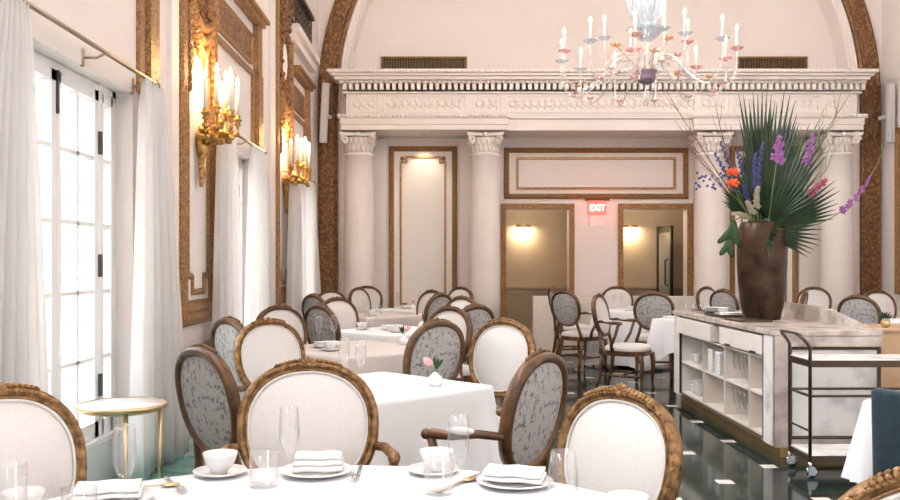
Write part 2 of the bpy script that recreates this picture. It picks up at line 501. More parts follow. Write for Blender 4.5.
for a, b_ in ((-1.44, -0.98), (-0.92, 0.38), (0.46, 0.92), (0.98, 3.92), (3.98, 4.44), (4.52, 5.88), (5.94, 6.36)):
    poly_frame(fr, rect(a, b_, 3.71, 3.98), [(0, -0.01), (0, 0.02), (0.025, 0.02), (0.03, -0.005)], lambda u, v, h: (u, 13.86 - h, v), 0)
    x = a + 0.09
    while x < b_ - 0.07:
        rel.ell((x, 13.855, 3.845), (0.05, 0.018, 0.05), n=8, m=4)
        rel.ell((x + 0.055, 13.855, 3.90), (0.02, 0.014, 0.03), n=6, m=4); rel.ell((x + 0.055, 13.855, 3.79), (0.02, 0.014, 0.03), n=6, m=4)
        x += 0.115
set_back(fr).build('frieze_panel', 'stucco', ent)
set_back(rel).build('rosette_relief', 'stucco', ent)

# columns with composite capitals
def column(x, y=14.40):
    c = empty('column', (x, y, 0)); c['kind'] = 'structure'
    b_ = MB().box(-0.34, 0.34, -0.34, 0.34, 0, 0.12)
    b_.lathe([(0.33, 0.12), (0.345, 0.16), (0.33, 0.20), (0.28, 0.215), (0.27, 0.25), (0.295, 0.27), (0.295, 0.30), (0.25, 0.315)], 32)
    b_.build('base', 'stucco', c)
    MB().lathe([(0.255, 0.31), (0.25, 0.9), (0.245, 1.8), (0.232, 2.6), (0.213, 3.08), (0.232, 3.09), (0.232, 3.115), (0.20, 3.14)], 40).build('shaft', 'stucco', c)
    k = MB().lathe([(0.212, 3.08), (0.218, 3.2), (0.25, 3.33), (0.28, 3.36)], 24)
    for i in range(16):
        a = 2 * PI * i / 16; r = 0.235
        k.ell((r * math.cos(a), r * math.sin(a), 3.16), (0.035, 0.035, 0.075), n=6, m=4)
        k.ell(((r + 0.03) * math.cos(a), (r + 0.03) * math.sin(a), 3.225), (0.025, 0.025, 0.02), n=6, m=4)
        a += PI / 16
        k.ell((r * 1.05 * math.cos(a), r * 1.05 * math.sin(a), 3.29), (0.03, 0.03, 0.05), n=6, m=4)
    for sx_ in (-1, 1):
        for sy_ in (-1, 1):
            cx, cy = 0.25 * sx_, 0.25 * sy_
            pts = []
            for i in range(26):                       # volute spiral on the diagonal
                t = i / 25; a = t * 4.2 * PI; r = 0.085 * (1 - 0.8 * t)
                u = r * math.cos(a); pts.append((cx + u * sx_ * 0.7, cy + u * sy_ * 0.7, 3.31 + r * math.sin(a)))
            k.tube(pts, [0.024 * (1 - 0.5 * i / 25) for i in range(26)], 6)
    ab = []
    M = 8
    for s_ in range(4):
        for i in range(M):
            t = -1 + 2 * i / M
            p = Vector((t * 0.33, -0.33 + 0.07 * (1 - t * t), 0)); p.rotate(Matrix.Rotation(s_ * PI / 2, 3, 'Z')); ab.append(p)
    nb = len(ab)
    k.add([(p.x, p.y, 3.385) for p in ab] + [(p.x * 1.05, p.y * 1.05, 3.44) for p in ab], [tuple(range(nb - 1, -1, -1)), tuple(range(nb, 2 * nb))] + [(i, (i + 1) % nb, nb + (i + 1) % nb, nb + i) for i in range(nb)], False)
    for a in range(4): k.ell((0.28 * math.cos(a * PI / 2), 0.28 * math.sin(a * PI / 2), 3.41), (0.05, 0.05, 0.045), n=8, m=5)
    k.v = [(vx * 0.84, vy * 0.84, 3.44 - (3.44 - vz) * 0.86) for vx, vy, vz in k.v]
    k.build('capital', 'stucco', c)
for x in (-1.34, 0.67, 4.27, 6.31):
    column(x)

# pilasters behind the columns, skirting, chair rails
p = MB()
for x in (-1.34, 0.67, 4.32, 6.31):
    hw = 0.40 if x != 4.32 else 0.15
    if abs(x - 0.67) < 0.01: p.box(x - 0.40, x + 0.27, YB - 0.10, YB, 0, 3.44)
    else: p.box(x - hw, x + hw, YB - 0.10, YB, 0, 3.44)
struct(p.build('trim_4', 'stucco', bevel=0.01))
p = MB()
x = XL
for a, b_ in DOOR + [(XR, XR)]:
    p.box(x, a - 0.09, YB - 0.03, YB + 0.01, 0, 0.22); p.box(x, a - 0.09, YB - 0.045, YB + 0.01, 0.2, 0.24); x = b_ + 0.09
struct(p.build('baseboard_back', 'stucco'))
p = MB(); q = MB()
y = -3.0
for a, b_ in OPEN + [(14.4, 14.4)]:
    p.box(XL, XL + 0.03, y, a, 0, 0.20); p.box(XL, XL + 0.045, y, a, 0.17, 0.21)
    y = b_
struct(p.build('baseboard_left', 'stucco'))
MB().box(XL, XL + 0.05, 6.35, 7.95, 0.64, 0.71).build('trim_5', 'gilt')['kind'] = 'structure'
MB().box(XL, XL + 0.05, 10.1, 11.9, 0.64, 0.71).build('trim_6', 'gilt')['kind'] = 'structure'

# back wall gilt panels
PBK = lambda u, v, h: (u, YB - h, v)
PLF = lambda u, v, h: (XL + h, u, v)
tn = [7]
def trim(mb, material, parent=None):
    o = mb.build('trim_%d' % tn[0], material); tn[0] += 1; o['kind'] = 'structure'; return o
for a, b_ in ((-0.90, 0.235), (4.78, 5.90)):
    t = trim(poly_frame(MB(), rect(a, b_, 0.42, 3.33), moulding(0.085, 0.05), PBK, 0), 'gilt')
    pf = [(0, -0.01), (0, 0.025), (0.03, 0.03), (0.04, -0.01)]
    poly_frame(MB(), eared(a + 0.18, b_ - 0.18, 0.60, 3.17, 0.09), pf, PBK, 0).build('inner_frame', 'gilt_thin', t)
    r_ = MB()
    for u in (a + 0.225, b_ - 0.225):
        for v in (0.645, 3.125):
            r_.ell((u, YB - 0.012, v), (0.042, 0.02, 0.042), n=12, m=5); r_.ell((u, YB - 0.03, v), (0.018, 0.012, 0.018), n=8, m=4)
    r_.build('rosette', 'gilt', t)
    MB().box(a + 0.08, b_ - 0.08, YB - 0.008, YB + 0.01, 0.5, 3.25).build('panel_field', 'panel_fill', t)
t = trim(poly_frame(MB(), rect(1.017, 4.083, 2.455, 3.305), moulding(0.085, 0.055), PBK, 0), 'gilt')
poly_frame(MB(), rect(1.22, 3.88, 2.61, 3.15), [(0, -0.01), (0, 0.025), (0.035, 0.03), (0.045, -0.01)], PBK, 0).build('inner_frame', 'gilt_thin', t)
for i, (a, b_) in enumerate(DOOR):                 # gilt door surrounds
    poly = [(a - 0.085, 0.0), (a - 0.085, DZ + 0.085), (b_ + 0.085, DZ + 0.085), (b_ + 0.085, 0.0), (b_, 0.0), (b_, DZ), (a, DZ), (a, 0.0)]
    d = MB()
    vs = [PBK(u, v, h) for h in (-0.01, 0.045) for u, v in poly]
    fs = [(0, 1, 6, 7), (1, 2, 5, 6), (2, 3, 4, 5), (8, 9, 14, 15), (9, 10, 13, 14), (10, 11, 12, 13)]
    fs = [tuple(f) for f in fs] + [(k, (k + 1) % 8, 8 + (k + 1) % 8, 8 + k) for k in range(8)]
    d.add(vs, fs, False)
    trim(d, 'gilt')

# corridor behind the doorways
c_ = MB()
c_.box(0.2, 5.2, 16.55, 16.75, 0, 2.8); c_.box(0.2, 0.4, 15.25, 16.55, 0, 2.8); c_.box(2.42, 2.62, 15.25, 16.55, 0, 2.8); c_.box(4.45, 4.65, 15.25, 16.55, 0, 2.8)
struct(c_.build('wall_corridor', 'tan_wall'))
struct(MB().box(0.2, 4.7, 15.25, 16.8, 2.6, 2.75).build('ceiling_corridor', 'tan_wall'))
c_ = MB(); c_.box(0.4, 4.45, 16.50, 16.55, 0.92, 0.98); c_.box(0.4, 4.45, 16.52, 16.55, 0.84, 0.87); c_.box(0.4, 4.45, 16.51, 16.55, 0, 0.2)
struct(c_.build('trim_30', 'tan_wall'))
struct(MB().box(0.4, 4.45, 16.535, 16.553, 0.2, 0.84).build('trim_31', 'tan_wall_dark'))
def picture_light(x, z, label):
    o = empty('picture_light', (x, 16.55, z))
    b_ = MB().box(-0.03, 0.03, -0.02, 0, -0.03, 0.05); b_.tube([(0, -0.01, 0.02), (0, -0.07, 0.06), (0, -0.10, 0.01)], 0.007, 6); b_.build('bracket', 'brass', o)
    MB().tube([(-0.13, -0.10, 0), (0.13, -0.10, 0)], 0.028, 10).build('shade', 'brass', o)
    MB().box(-0.11, 0.11, -0.115, -0.085, -0.036, -0.026).build('bulb', 'lamp_glow', o)
    tag(o, label, 'wall lamp', 'brass picture lights in the corridor')
    ld = bpy.data.lights.new('picture_lamp', 'AREA'); ld.energy = 5.5; ld.color = (1.0, 0.78, 0.50); ld.shape = 'RECTANGLE'; ld.size = 0.25; ld.size_y = 0.06
    lo = bpy.data.objects.new('picture_lamp', ld); COL.objects.link(lo); lo.parent = o; lo.location = (0, -0.105, -0.045); lo.rotation_euler = (R(35), 0, 0)
picture_light(1.47, 2.06, 'small brass picture light on tan wall inside the doorway nearer the windows')
picture_light(3.42, 2.06, 'small brass picture light on tan wall in the doorway with a black framed door')
for x in (1.5, 3.5):
    ld = bpy.data.lights.new('corridor_lamp', 'POINT'); ld.energy = 10; ld.color = (1.0, 0.86, 0.68); ld.shadow_soft_size = 0.12
    lo = bpy.data.objects.new('corridor_lamp', ld); COL.objects.link(lo); lo.location = (x, 15.7, 2.45)
d = empty('door_1', (4.03, 15.82, 0), R(10.4)); d['kind'] = 'structure'
f = MB()
for z0, z1 in ((0.0, 0.12), (1.93, 2.05)): f.box(-0.02, 0.02, 0, 0.62, z0, z1)
for y0, y1 in ((0, 0.06), (0.56, 0.62)): f.box(-0.02, 0.02, y0, y1, 0, 2.05)
f.build('door_frame', 'black_metal', d)
MB().box(-0.006, 0.006, 0.06, 0.56, 0.12, 1.93).build('glazing', 'door_glass', d)
MB().tube([(0.02, 0.12, 1.45), (0.07, 0.14, 1.44), (0.07, 0.14, 1.0), (0.02, 0.12, 0.99)], 0.014, 8).build('handle', 'black_metal', d)
f = MB().tube([(-0.02, 0.12, 1.45), (-0.07, 0.14, 1.44), (-0.07, 0.14, 1.0), (-0.02, 0.12, 0.99)], 0.014, 8).build('handle', 'black_metal', d)

# low partition at the end of the room
p = struct(MB().box(1.37, 3.84, 13.72, 13.80, 0, 0.88).build('partition', 'cream_panel', bevel=0.006))

# vents above the entablature
for x0, x1, lab in ((-1.03, 0.40, 'bronze slatted vent grille above the cornice on the window side'), (4.90, 6.06, 'bronze slatted vent grille above the cornice behind the flowers')):
    o = empty('vent_grille', ((x0 + x1) / 2, YB, 4.38)); hw = (x1 - x0) / 2
    PV = lambda u, v, h: (u, -h, v)
    poly_frame(MB(), rect(-hw, hw, 0, 0.44), [(0, 0), (0, 0.04), (0.035, 0.045), (0.045, 0.0)], PV, 0).build('frame', 'vent_bronze', o)
    MB().box(-hw + 0.03, hw - 0.03, -0.006, 0.0, 0.03, 0.42).build('backing', 'vent_dark', o)
    s_ = MB(); x = -hw + 0.07
    while x < hw - 0.05: s_.box(x, x + 0.012, -0.025, -0.004, 0.04, 0.41); x += 0.045
    s_.build('slats', 'vent_bronze', o)
    tag(o, lab, 'vent', 'vent grilles above the cornice')

# exit sign
o = empty('exit_sign', (2.565, YB, 2.30))
MB().box(-0.20, 0.20, -0.06, 0.0, 0.125, 0.155).build('mounting_bar', 'bronze_tube', o)
MB().box(-0.145, 0.145, -0.045, -0.025, -0.11, 0.12).build('face', 'exit_panel', o)
fd = bpy.data.curves.new('lettering', 'FONT'); fd.body = 'EXIT'; fd.size = 0.155; fd.align_x = 'CENTER'; fd.align_y = 'CENTER'; fd.extrude = 0.004; fd.offset = 0.003
fo = bpy.data.objects.new('lettering', fd); COL.objects.link(fo); fo.parent = o; fo.location = (0, -0.05, 0.0); fo.rotation_euler = (R(90), 0, 0); fd.materials.append(MATS['exit_red'])
fo.scale = (0.82, 1.0, 1.0)
bpy.context.view_layer.update()
me = bpy.data.meshes.new_from_object(fo.evaluated_get(bpy.context.evaluated_depsgraph_get()))
fm = bpy.data.objects.new('lettering', me); COL.objects.link(fm); fm.parent = o; fm.location = fo.location; fm.rotation_euler = fo.rotation_euler; fm.scale = fo.scale
bpy.data.objects.remove(fo); fm.name = 'lettering'
MB().box(-0.125, 0.125, -0.02, 0.0, -0.31, -0.12).build('notice_plate', 'panel_fill', o)
tag(o, 'red lit exit sign between the two doorways', 'sign')
ld = bpy.data.lights.new('exit_glow', 'POINT'); ld.energy = 1.6; ld.color = (1.0, 0.12, 0.08); ld.shadow_soft_size = 0.1
lo = bpy.data.objects.new('exit_glow', ld); COL.objects.link(lo); lo.parent = o; lo.location = (0, -0.22, 0.0)
for x, y, z, lab in ((-1.50, 14.60, 1.55, 'small white thermostat on the arch jamb near the window wall'), (4.66, YB, 1.22, 'small white switch plate on back wall behind the bronze vase')):
    o = MB().box(-0.045, 0.045, -0.02, 0.0, -0.07, 0.07).build('wall_switch', 'white_paint', None, 0.006, (x, y - 0.001, z)); tag(o, lab, 'switch')
for x, lab in ((-0.31, 'small recessed downlight in soffit above the tall gilt panel by the windows'), (5.3, 'small recessed downlight in soffit above the panel behind the flowers')):
    o = empty('downlight', (x, 14.62, 3.473))
    MB().lathe([(0.03, 0.0), (0.055, -0.002), (0.06, -0.012), (0.05, -0.016), (0.03, -0.006)], 20, cap=False).build('ring', 'white_paint', o)
    MB().lathe([(0.0, -0.004), (0.034, -0.004), (0.034, -0.002)], 16).build('bulb', 'lamp_glow', o)
    tag(o, lab, 'downlight', 'recessed downlights')
    ld = bpy.data.lights.new('downlight_lamp', 'SPOT'); ld.energy = 12; ld.color = (1.0, 0.80, 0.55); ld.spot_size = R(75); ld.spot_blend = 0.7; ld.shadow_soft_size = 0.03
    lo = bpy.data.objects.new('downlight_lamp', ld); COL.objects.link(lo); lo.parent = o; lo.location = (0, 0.05, -0.03); lo.rotation_euler = (R(22), 0, 0)

# line speakers in the two corners
for x, rz, lab in ((-1.88, R(-12), 'slim grey column loudspeaker beside the arch on the window wall'), (7.02, R(6), 'slim grey column loudspeaker at the far wall on the flower side')):
    o = empty('column_speaker', (x, 14.12, 3.27), rz)
    b_ = MB().box(-0.05, 0.05, -0.05, 0.05, 0, 0.93).build('cabinet', 'speaker_grey', o, 0.012)
    MB().box(-0.042, 0.042, -0.056, -0.05, 0.02, 0.91).build('grille_cloth', 'speaker_grey', o)
    MB().box(-0.02, 0.02, 0.05, 0.29, 0.4, 0.46).build('wall_bracket', 'speaker_grey', o)
    tag(o, lab, 'loudspeaker', 'column loudspeakers')
    if x < 0: o.rotation_euler = (R(3), R(4), rz)

# ------------------------------------------------------------------ window wall
def window(k, a, b_):
    o = empty('window_%d' % k, (XL, 0, 0)); o['kind'] = 'structure'
    xf = -0.12
    f = MB()
    f.box(xf - 0.08, xf + 0.01, a, a + 0.07, 0.3, OZ); f.box(xf - 0.08, xf + 0.01, b_ - 0.07, b_, 0.3, OZ); f.box(xf - 0.08, xf + 0.01, a, b_, OZ - 0.05, OZ)
    side = 0.26
    f.box(xf - 0.08, xf + 0.02, a + side, a + side + 0.05, 0.3, OZ); f.box(xf - 0.08, xf + 0.02, b_ - side - 0.05, b_ - side, 0.3, OZ)
    f.box(xf - 0.3, xf + 0.03, a, b_, 0.0, 0.26); f.box(xf - 0.3, xf + 0.05, a, b_, 0.26, 0.30)
    f.build('window_frame', 'white_paint', o, 0.006)
    zs = [0.38 + 0.41 * i for i in range(6)]
    mid = (a + b_) / 2
    def leaf(y0, y1, cols):
        g = MB(); st = 0.06 if cols > 1 else 0.03
        g.box(xf - 0.05, xf + 0.015, y0, y0 + st, 0.30, 2.44); g.box(xf - 0.05, xf + 0.015, y1 - st, y1, 0.30, 2.44)
        g.box(xf - 0.05, xf + 0.015, y0, y1, 0.30, 0.40); g.box(xf - 0.05, xf + 0.015, y0, y1, 2.38, 2.44)
        for z in zs[1:-1]: g.box(xf - 0.04, xf + 0.01, y0, y1, z - 0.012, z + 0.012)
        for j in range(1, cols):
            yy = y0 + st + (y1 - y0 - 2 * st) * j / cols; g.box(xf - 0.04, xf + 0.01, yy - 0.012, yy + 0.012, 0.38, 2.4)
        lf = g.build('casement', 'white_paint', o)
        MB().box(xf - 0.02, xf - 0.016, y0 + 0.02, y1 - 0.02, 0.36, 2.42).build('pane', 'pane_glass', lf)
        return lf
    leaf(a + 0.07, a + side, 1); leaf(b_ - side, b_ - 0.07, 1)
    l1 = leaf(a + side + 0.05, mid - 0.002, 2); l2 = leaf(mid + 0.002, b_ - side - 0.05, 2)
    MB().box(xf + 0.015, xf + 0.03, mid - 0.006, mid + 0.006, 2.2, 2.44).build('bolt', 'hinge_grey', l1)
    for z in (0.62, 1.36, 2.12):
        MB().box(xf + 0.012, xf + 0.035, b_ - side - 0.062, b_ - side - 0.034, z - 0.07, z + 0.07).build('hinge', 'hinge_grey', l2)
        MB().box(xf + 0.012, xf + 0.035, a + side + 0.034, a + side + 0.062, z - 0.07, z + 0.07).build('hinge', 'hinge_grey', l1)
for k, (a, b_) in enumerate(OPEN): window(k + 1, a, b_)

def curtain(y0t, y1t, y0b, y1b, zt, folds, label, seed, xc=-1.90, depth=0.05):
    rnd = random.Random(seed)
    ph = [rnd.uniform(-0.5, 0.5) for _ in range(folds + 2)]
    nu, nv = folds * 8, 14
    vs, fs = [], []
    for j in range(nv + 1):
        t = j / nv; z = zt + (0.015 - zt) * t
        k = t ** 0.75
        a, b_ = y0t + (y0b - y0t) * k, y1t + (y1b - y1t) * k
        for i in range(nu + 1):
            s_ = i / nu
            f_ = s_ * folds; q = ph[int(f_)] * (1 - f_ % 1) + ph[int(f_) + 1] * (f_ % 1)
            w_ = math.cos(2 * PI * f_ + q * 1.4 * t)
            amp = depth * (0.5 + 0.55 * t) * (1 + 0.5 * q)
            if t < 0.06: amp *= 0.6
            vs.append((xc + amp * w_ + 0.02 * t * math.sin(s_ * 7 + seed), a + (b_ - a) * s_ + 0.012 * math.sin(2 * PI * f_ * 2) * t, z + (0.012 * math.cos(2 * PI * f_) if j == 0 else 0)))
    for j in range(nv):
        for i in range(nu):
            p_ = j * (nu + 1) + i; fs.append((p_, p_ + 1, p_ + nu + 2, p_ + nu + 1))
    o = MB().add(vs, fs).build('curtain', 'curtain')
    sd = o.modifiers.new('thickness', 'SOLIDIFY'); sd.thickness = 0.004
    tag(o, label, 'curtain', 'white curtains on the window wall')
ZR = 2.545
curtain(3.75, 4.10, 3.1, 4.27, ZR, 9, 'white linen curtain on near side of the first window', 1)
curtain(5.70, 6.06, 5.50, 6.50, ZR, 6, 'white linen curtain between the first window and the first tall gilt panel', 2)
curtain(7.62, 8.2, 7.46, 8.5, ZR, 6, 'white curtain hanging below the nearer candle sconce', 3)
curtain(8.9, 9.5, 8.66, 10.2, ZR, 7, 'white curtain on far side of the second window', 4)
curtain(11.25, 11.9, 11.06, 12.1, ZR, 6, 'white curtain hanging below the farther candle sconce', 5)
curtain(12.25, 13.1, 12.15, 13.8, ZR, 7, 'white curtain in the far corner beside the gilded arch', 6)
for y0, y1, lab in ((3.95, 5.98, 'thin metal curtain rod above the first window'), (7.6, 9.6, 'thin metal curtain rod above the second window'), (11.2, 13.2, 'thin metal curtain rod above the farthest window')):
    o = empty('curtain_rod', (-1.90, 0, ZR + 0.015))
    MB().tube([(0, y0, 0), (0, y1, 0)], 0.014, 10).build('rod', 'rod_metal', o)
    for y in (y0 + 0.12, (y0 + y1) / 2 + 0.1, y1 - 0.10): MB().tube([(-0.13, y, -0.03), (-0.05, y, -0.03), (0, y, -0.005)], 0.008, 6).tube([(-0.13, y, -0.08), (-0.13, y, 0.02)], 0.012, 6).build('bracket', 'rod_metal', o)
    for y in (y0, y1): MB().ell((0, y, 0), (0.024, 0.03, 0.024)).build('finial', 'rod_metal', o)
    tag(o, lab, 'curtain rod', 'curtain rods')

# gilt strips beside the first window and gilt overdoors above the others
g = MB()
g.box(XL, XL + 0.03, 5.95, 6.04, OZ + 0.02, 6.0); g.box(XL, XL + 0.05, 6.11, 6.29, OZ + 0.02, 6.0)
trim(g, 'gilt')
trim(MB().box(XL, XL + 0.035, 6.62, 6.80, 0.22, 6.0).box(XL, XL + 0.035, 10.45, 10.72, 0.22, 6.0), 'plaster')
for a, b_ in ((8.0, 9.48), (11.98, 13.06)):
    fr = trim(MB().box(XL, XL + 0.055, b_ + 0.20, b_ + 0.42, 0.22, 3.42).box(XL, XL + 0.055, b_ + 0.14, b_ + 0.36, 3.42, 3.95), 'gilt')
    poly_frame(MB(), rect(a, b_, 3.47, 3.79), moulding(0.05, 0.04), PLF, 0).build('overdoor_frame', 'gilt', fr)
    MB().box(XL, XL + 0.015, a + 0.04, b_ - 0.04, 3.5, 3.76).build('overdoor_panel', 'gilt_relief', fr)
    e = MB(); e.box(XL, XL + 0.10, a, b_ + 0.33, 3.93, 3.98); e.box(XL, XL + 0.14, a, b_ + 0.38, 3.98, 4.02)
    e.build('overdoor_cornice', 'gilt', fr)
    MB().box(XL, XL + 0.03, a, b_ + 0.02, 3.36, 3.41).box(XL, XL + 0.03, b_ + 0.02, b_ + 0.09, OZ, 3.41).build('window_border', 'gilt', fr)

# balcony over the farthest bay
o = empty('balustrade', (XL, 12.6, 4.5))
b_ = MB(); b_.box(0, 0.10, -0.9, 0.95, 0.52, 0.57); b_.box(0.02, 0.08, -0.9, 0.95, 0.03, 0.06)
b_.build('rail', 'bronze_tube', o)
sc = MB()
for i in range(9):
    y = -0.82 + i * 0.205
    sc.tube([(0.05, y + 0.102, 0.05), (0.05, y + 0.102, 0.53)], 0.012, 6)
    for sg in (-1, 1):
        sc.tube([(0.05, y + sg * 0.085 * (1 - t / 26) * math.cos(t * 0.62), 0.29 + 0.02 * sg + 0.2 * sg * (t / 16 - 0.35) * 0.6 + 0.085 * (1 - t / 26) * math.sin(t * 0.62)) for t in range(17)], 0.013, 6)
sc.build('scrollwork', 'bronze_tube', o)
tag(o, 'ornate dark scrolled balcony railing high above the farthest window', 'railing')
trim(MB().box(XL, XL + 0.16, 11.7, 13.7, 4.40, 4.50).box(XL, XL + 0.10, 11.7, 13.7, 4.28, 4.40), 'stucco')

# tall gilt panels with carved crests
def tall_panel(a, b_):
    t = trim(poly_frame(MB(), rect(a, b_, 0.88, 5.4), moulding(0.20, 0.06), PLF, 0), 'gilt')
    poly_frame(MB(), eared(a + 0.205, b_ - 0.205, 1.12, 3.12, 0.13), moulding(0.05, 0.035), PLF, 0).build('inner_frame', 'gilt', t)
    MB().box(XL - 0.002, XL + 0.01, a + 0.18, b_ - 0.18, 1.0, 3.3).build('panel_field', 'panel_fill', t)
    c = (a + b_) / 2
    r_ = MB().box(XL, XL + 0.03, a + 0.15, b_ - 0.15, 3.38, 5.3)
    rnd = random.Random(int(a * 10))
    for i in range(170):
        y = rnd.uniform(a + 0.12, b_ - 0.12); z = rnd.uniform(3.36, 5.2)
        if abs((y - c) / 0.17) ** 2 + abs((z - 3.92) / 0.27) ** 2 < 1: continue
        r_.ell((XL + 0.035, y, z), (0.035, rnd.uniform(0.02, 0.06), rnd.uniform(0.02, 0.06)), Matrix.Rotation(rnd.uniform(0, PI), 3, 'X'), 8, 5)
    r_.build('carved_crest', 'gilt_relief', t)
    sw = MB()
    for k in range(3):                              # hanging festoons
        hwid = (b_ - a) / 2 - 0.16; drop = 0.14 + 0.11 * k
        for i in range(25):
            u = -1 + 2 * i / 24
            sw.ell((XL + 0.05, c + u * hwid * (1 - 0.12 * k), 3.42 - drop * (1 - u * u) + 0.04), (0.04, 0.035, 0.03 + 0.02 * (1 - u * u)), n=7, m=4)
    for sg in (-1, 1):
        for i in range(9): sw.ell((XL + 0.045, c + sg * ((b_ - a) / 2 - 0.16), 3.36 - i * 0.075), (0.035, 0.045 - 0.003 * i, 0.05), n=7, m=4)
    sw.build('festoon', 'gilt', t)
    md = MB().ell((XL + 0.03, c, 3.92), (0.025, 0.14, 0.23), n=20, m=8); md.build('medallion', 'panel_fill', t)
tall_panel(6.87, 7.93)
tall_panel(10.81, 11.94)
trim(poly_frame(MB(), rect(10.6, 14.15, 0.9, 3.5), moulding(0.12, 0.05), lambda u, v, h: (XR - h, u, v), 0), 'gilt')

# candle sconces
def sconce(y, label):
    o = empty('candle_sconce', (XL + 0.03, y, 2.30))
    b_ = MB()
    b_.tube([(0.02, 0, -0.30), (0.03, 0, -0.2), (0.02, 0, -0.1), (0.03, 0, 0.0), (0.03, 0, 0.1), (0.02, 0, 0.2)], [0.014, 0.03, 0.022, 0.045, 0.05, 0.02], 10)
    for i in range(12): b_.ell((0.03, random.uniform(-0.04, 0.04), -0.25 + i * 0.038), (0.025, 0.03, 0.022), n=7, m=4)
    b_.build('backplate', 'gold', o)
    for i in range(7):
        a = R(-78 + 26 * i); r = (0.19 if i % 2 else 0.25)
        ex, ey = 0.07 + r * math.cos(a), r * math.sin(a); ez = 0.27 + (0.06 if i % 2 else 0.0)
        am = MB()
        am.tube([(0.04, 0, 0.02), (0.04 + 0.3 * ex, 0.35 * ey, 0.12), (0.8 * ex, 0.75 * ey, 0.10), (ex, ey, 0.16), (ex, ey, ez - 0.05)], [0.016, 0.02, 0.018, 0.014, 0.012], 8)
        for k in range(7):
            t = 0.25 + 0.75 * random.random()
            am.ell((ex * t + random.uniform(-0.03, 0.03), ey * t + random.uniform(-0.03, 0.03), 0.12 + random.uniform(-0.05, 0.05)), (0.035, 0.03, 0.025), Matrix.Rotation(random.uniform(0, 3), 3, 'Z'), 7, 4)
        ar = am.build('arm', 'gold', o)
        MB().lathe([(0.008, -0.06), (0.03, -0.05), (0.018, -0.03), (0.036, -0.012), (0.040, 0.0), (0.024, 0.005), (0.024, 0.03), (0.0, 0.03)], 14, (ex, ey, ez)).build('candle_cup', 'gold', ar)
        MB().lathe([(0.018, 0.02), (0.018, 0.26), (0.006, 0.27)], 12, (ex, ey, ez)).build('candle', 'candle', ar)
        MB().lathe([(0.004, 0.27), (0.017, 0.295), (0.014, 0.32), (0.0, 0.355)], 12, (ex, ey, ez)).build('bulb', 'flame', ar)
    tag(o, label, 'wall sconce', 'gilt candle sconces')
    ld = bpy.data.lights.new('sconce_glow', 'POINT'); ld.energy = 16; ld.color = (1.0, 0.60, 0.26); ld.shadow_soft_size = 0.12
    lo = bpy.data.objects.new('sconce_glow', ld); COL.objects.link(lo); lo.parent = o; lo.location = (0.17, 0, 0.66)
sconce(7.36, 'gilt candle sconce with lit bulbs on the nearer tall panel')
sconce(11.36, 'gilt candle sconce with lit bulbs on the farther tall panel')

# ------------------------------------------------------------------ outside the windows
o = empty('exterior_building', (-9, 0, 0))
f = MB(); f.box(-0.3, 0, -2, 40, 0, 3.6); f.build('wall', 'facade', o)
b_ = MB()
for y in range(0, 68): b_.box(0.0, 0.04, -1.8 + y * 0.6, -1.55 + y * 0.6, 0.3, 2.7)
b_.build('brick_pier', 'brick', o)
MB().box(0, 0.25, -2, 40, 3.0, 3.2).build('cornice', 'facade', o)
tag(o, 'pale building with brick piers seen through the first window', 'building')
struct(MB().box(-9, -2.43, -3, 16, -0.15, -0.05).build('exterior_pavement', 'paving'))

# ------------------------------------------------------------------ chairs
TILT = R(11)
BU, BN = Vector((0, math.sin(TILT), math.cos(TILT))), Vector((0, -math.cos(TILT), math.sin(TILT)))
BP = Vector((0, 0.215, 0.475))
OC, OA, OB = 0.333, 0.240, 0.234
def back_pt(x, w, h): return BP + Vector((x, 0, 0)) + BU * w + BN * h
def oval(t, shrink=0.0):
    a, b_ = OA - shrink, OB - shrink
    c, s = math.cos(t), math.sin(t); e = 0.90
    return a * math.copysign(abs(c) ** e, c) * (1 + 0.05 * s), OC + b_ * math.copysign(abs(s) ** e, s)
def dome(mb, shrink, h0, h1, rings=7, n=40, flip=False):
    vs = [back_pt(0, OC, h0 + h1)]; fs = []
    for j in range(1, rings + 1):
        r = j / rings
        for i in range(n):
            x, w = oval(2 * PI * i / n, shrink); vs.append(back_pt(x * r, OC + (w - OC) * r, h0 + h1 * (1 - r ** 3)))
    for i in range(n):
        fs.append((0, 1 + i, 1 + (i + 1) % n))
        for j in range(rings - 1):
            a = 1 + j * n; fs.append((a + i, a + n + i, a + n + (i + 1) % n, a + (i + 1) % n))
    if flip: fs = [f[::-1] for f in fs]
    return mb.add(vs, fs)
FPROF = [(-0.036, 0.008), (-0.0355, 0.016), (-0.031, 0.021), (-0.027, 0.019), (-0.0255, 0.014), (-0.0235, 0.013), (-0.020, 0.022), (-0.012, 0.026), (-0.005, 0.022), (-0.003, 0.013), (0.0, 0.010), (0.002, 0.0), (0.0, -0.018), (-0.010, -0.026), (-0.026, -0.024), (-0.036, -0.012)]
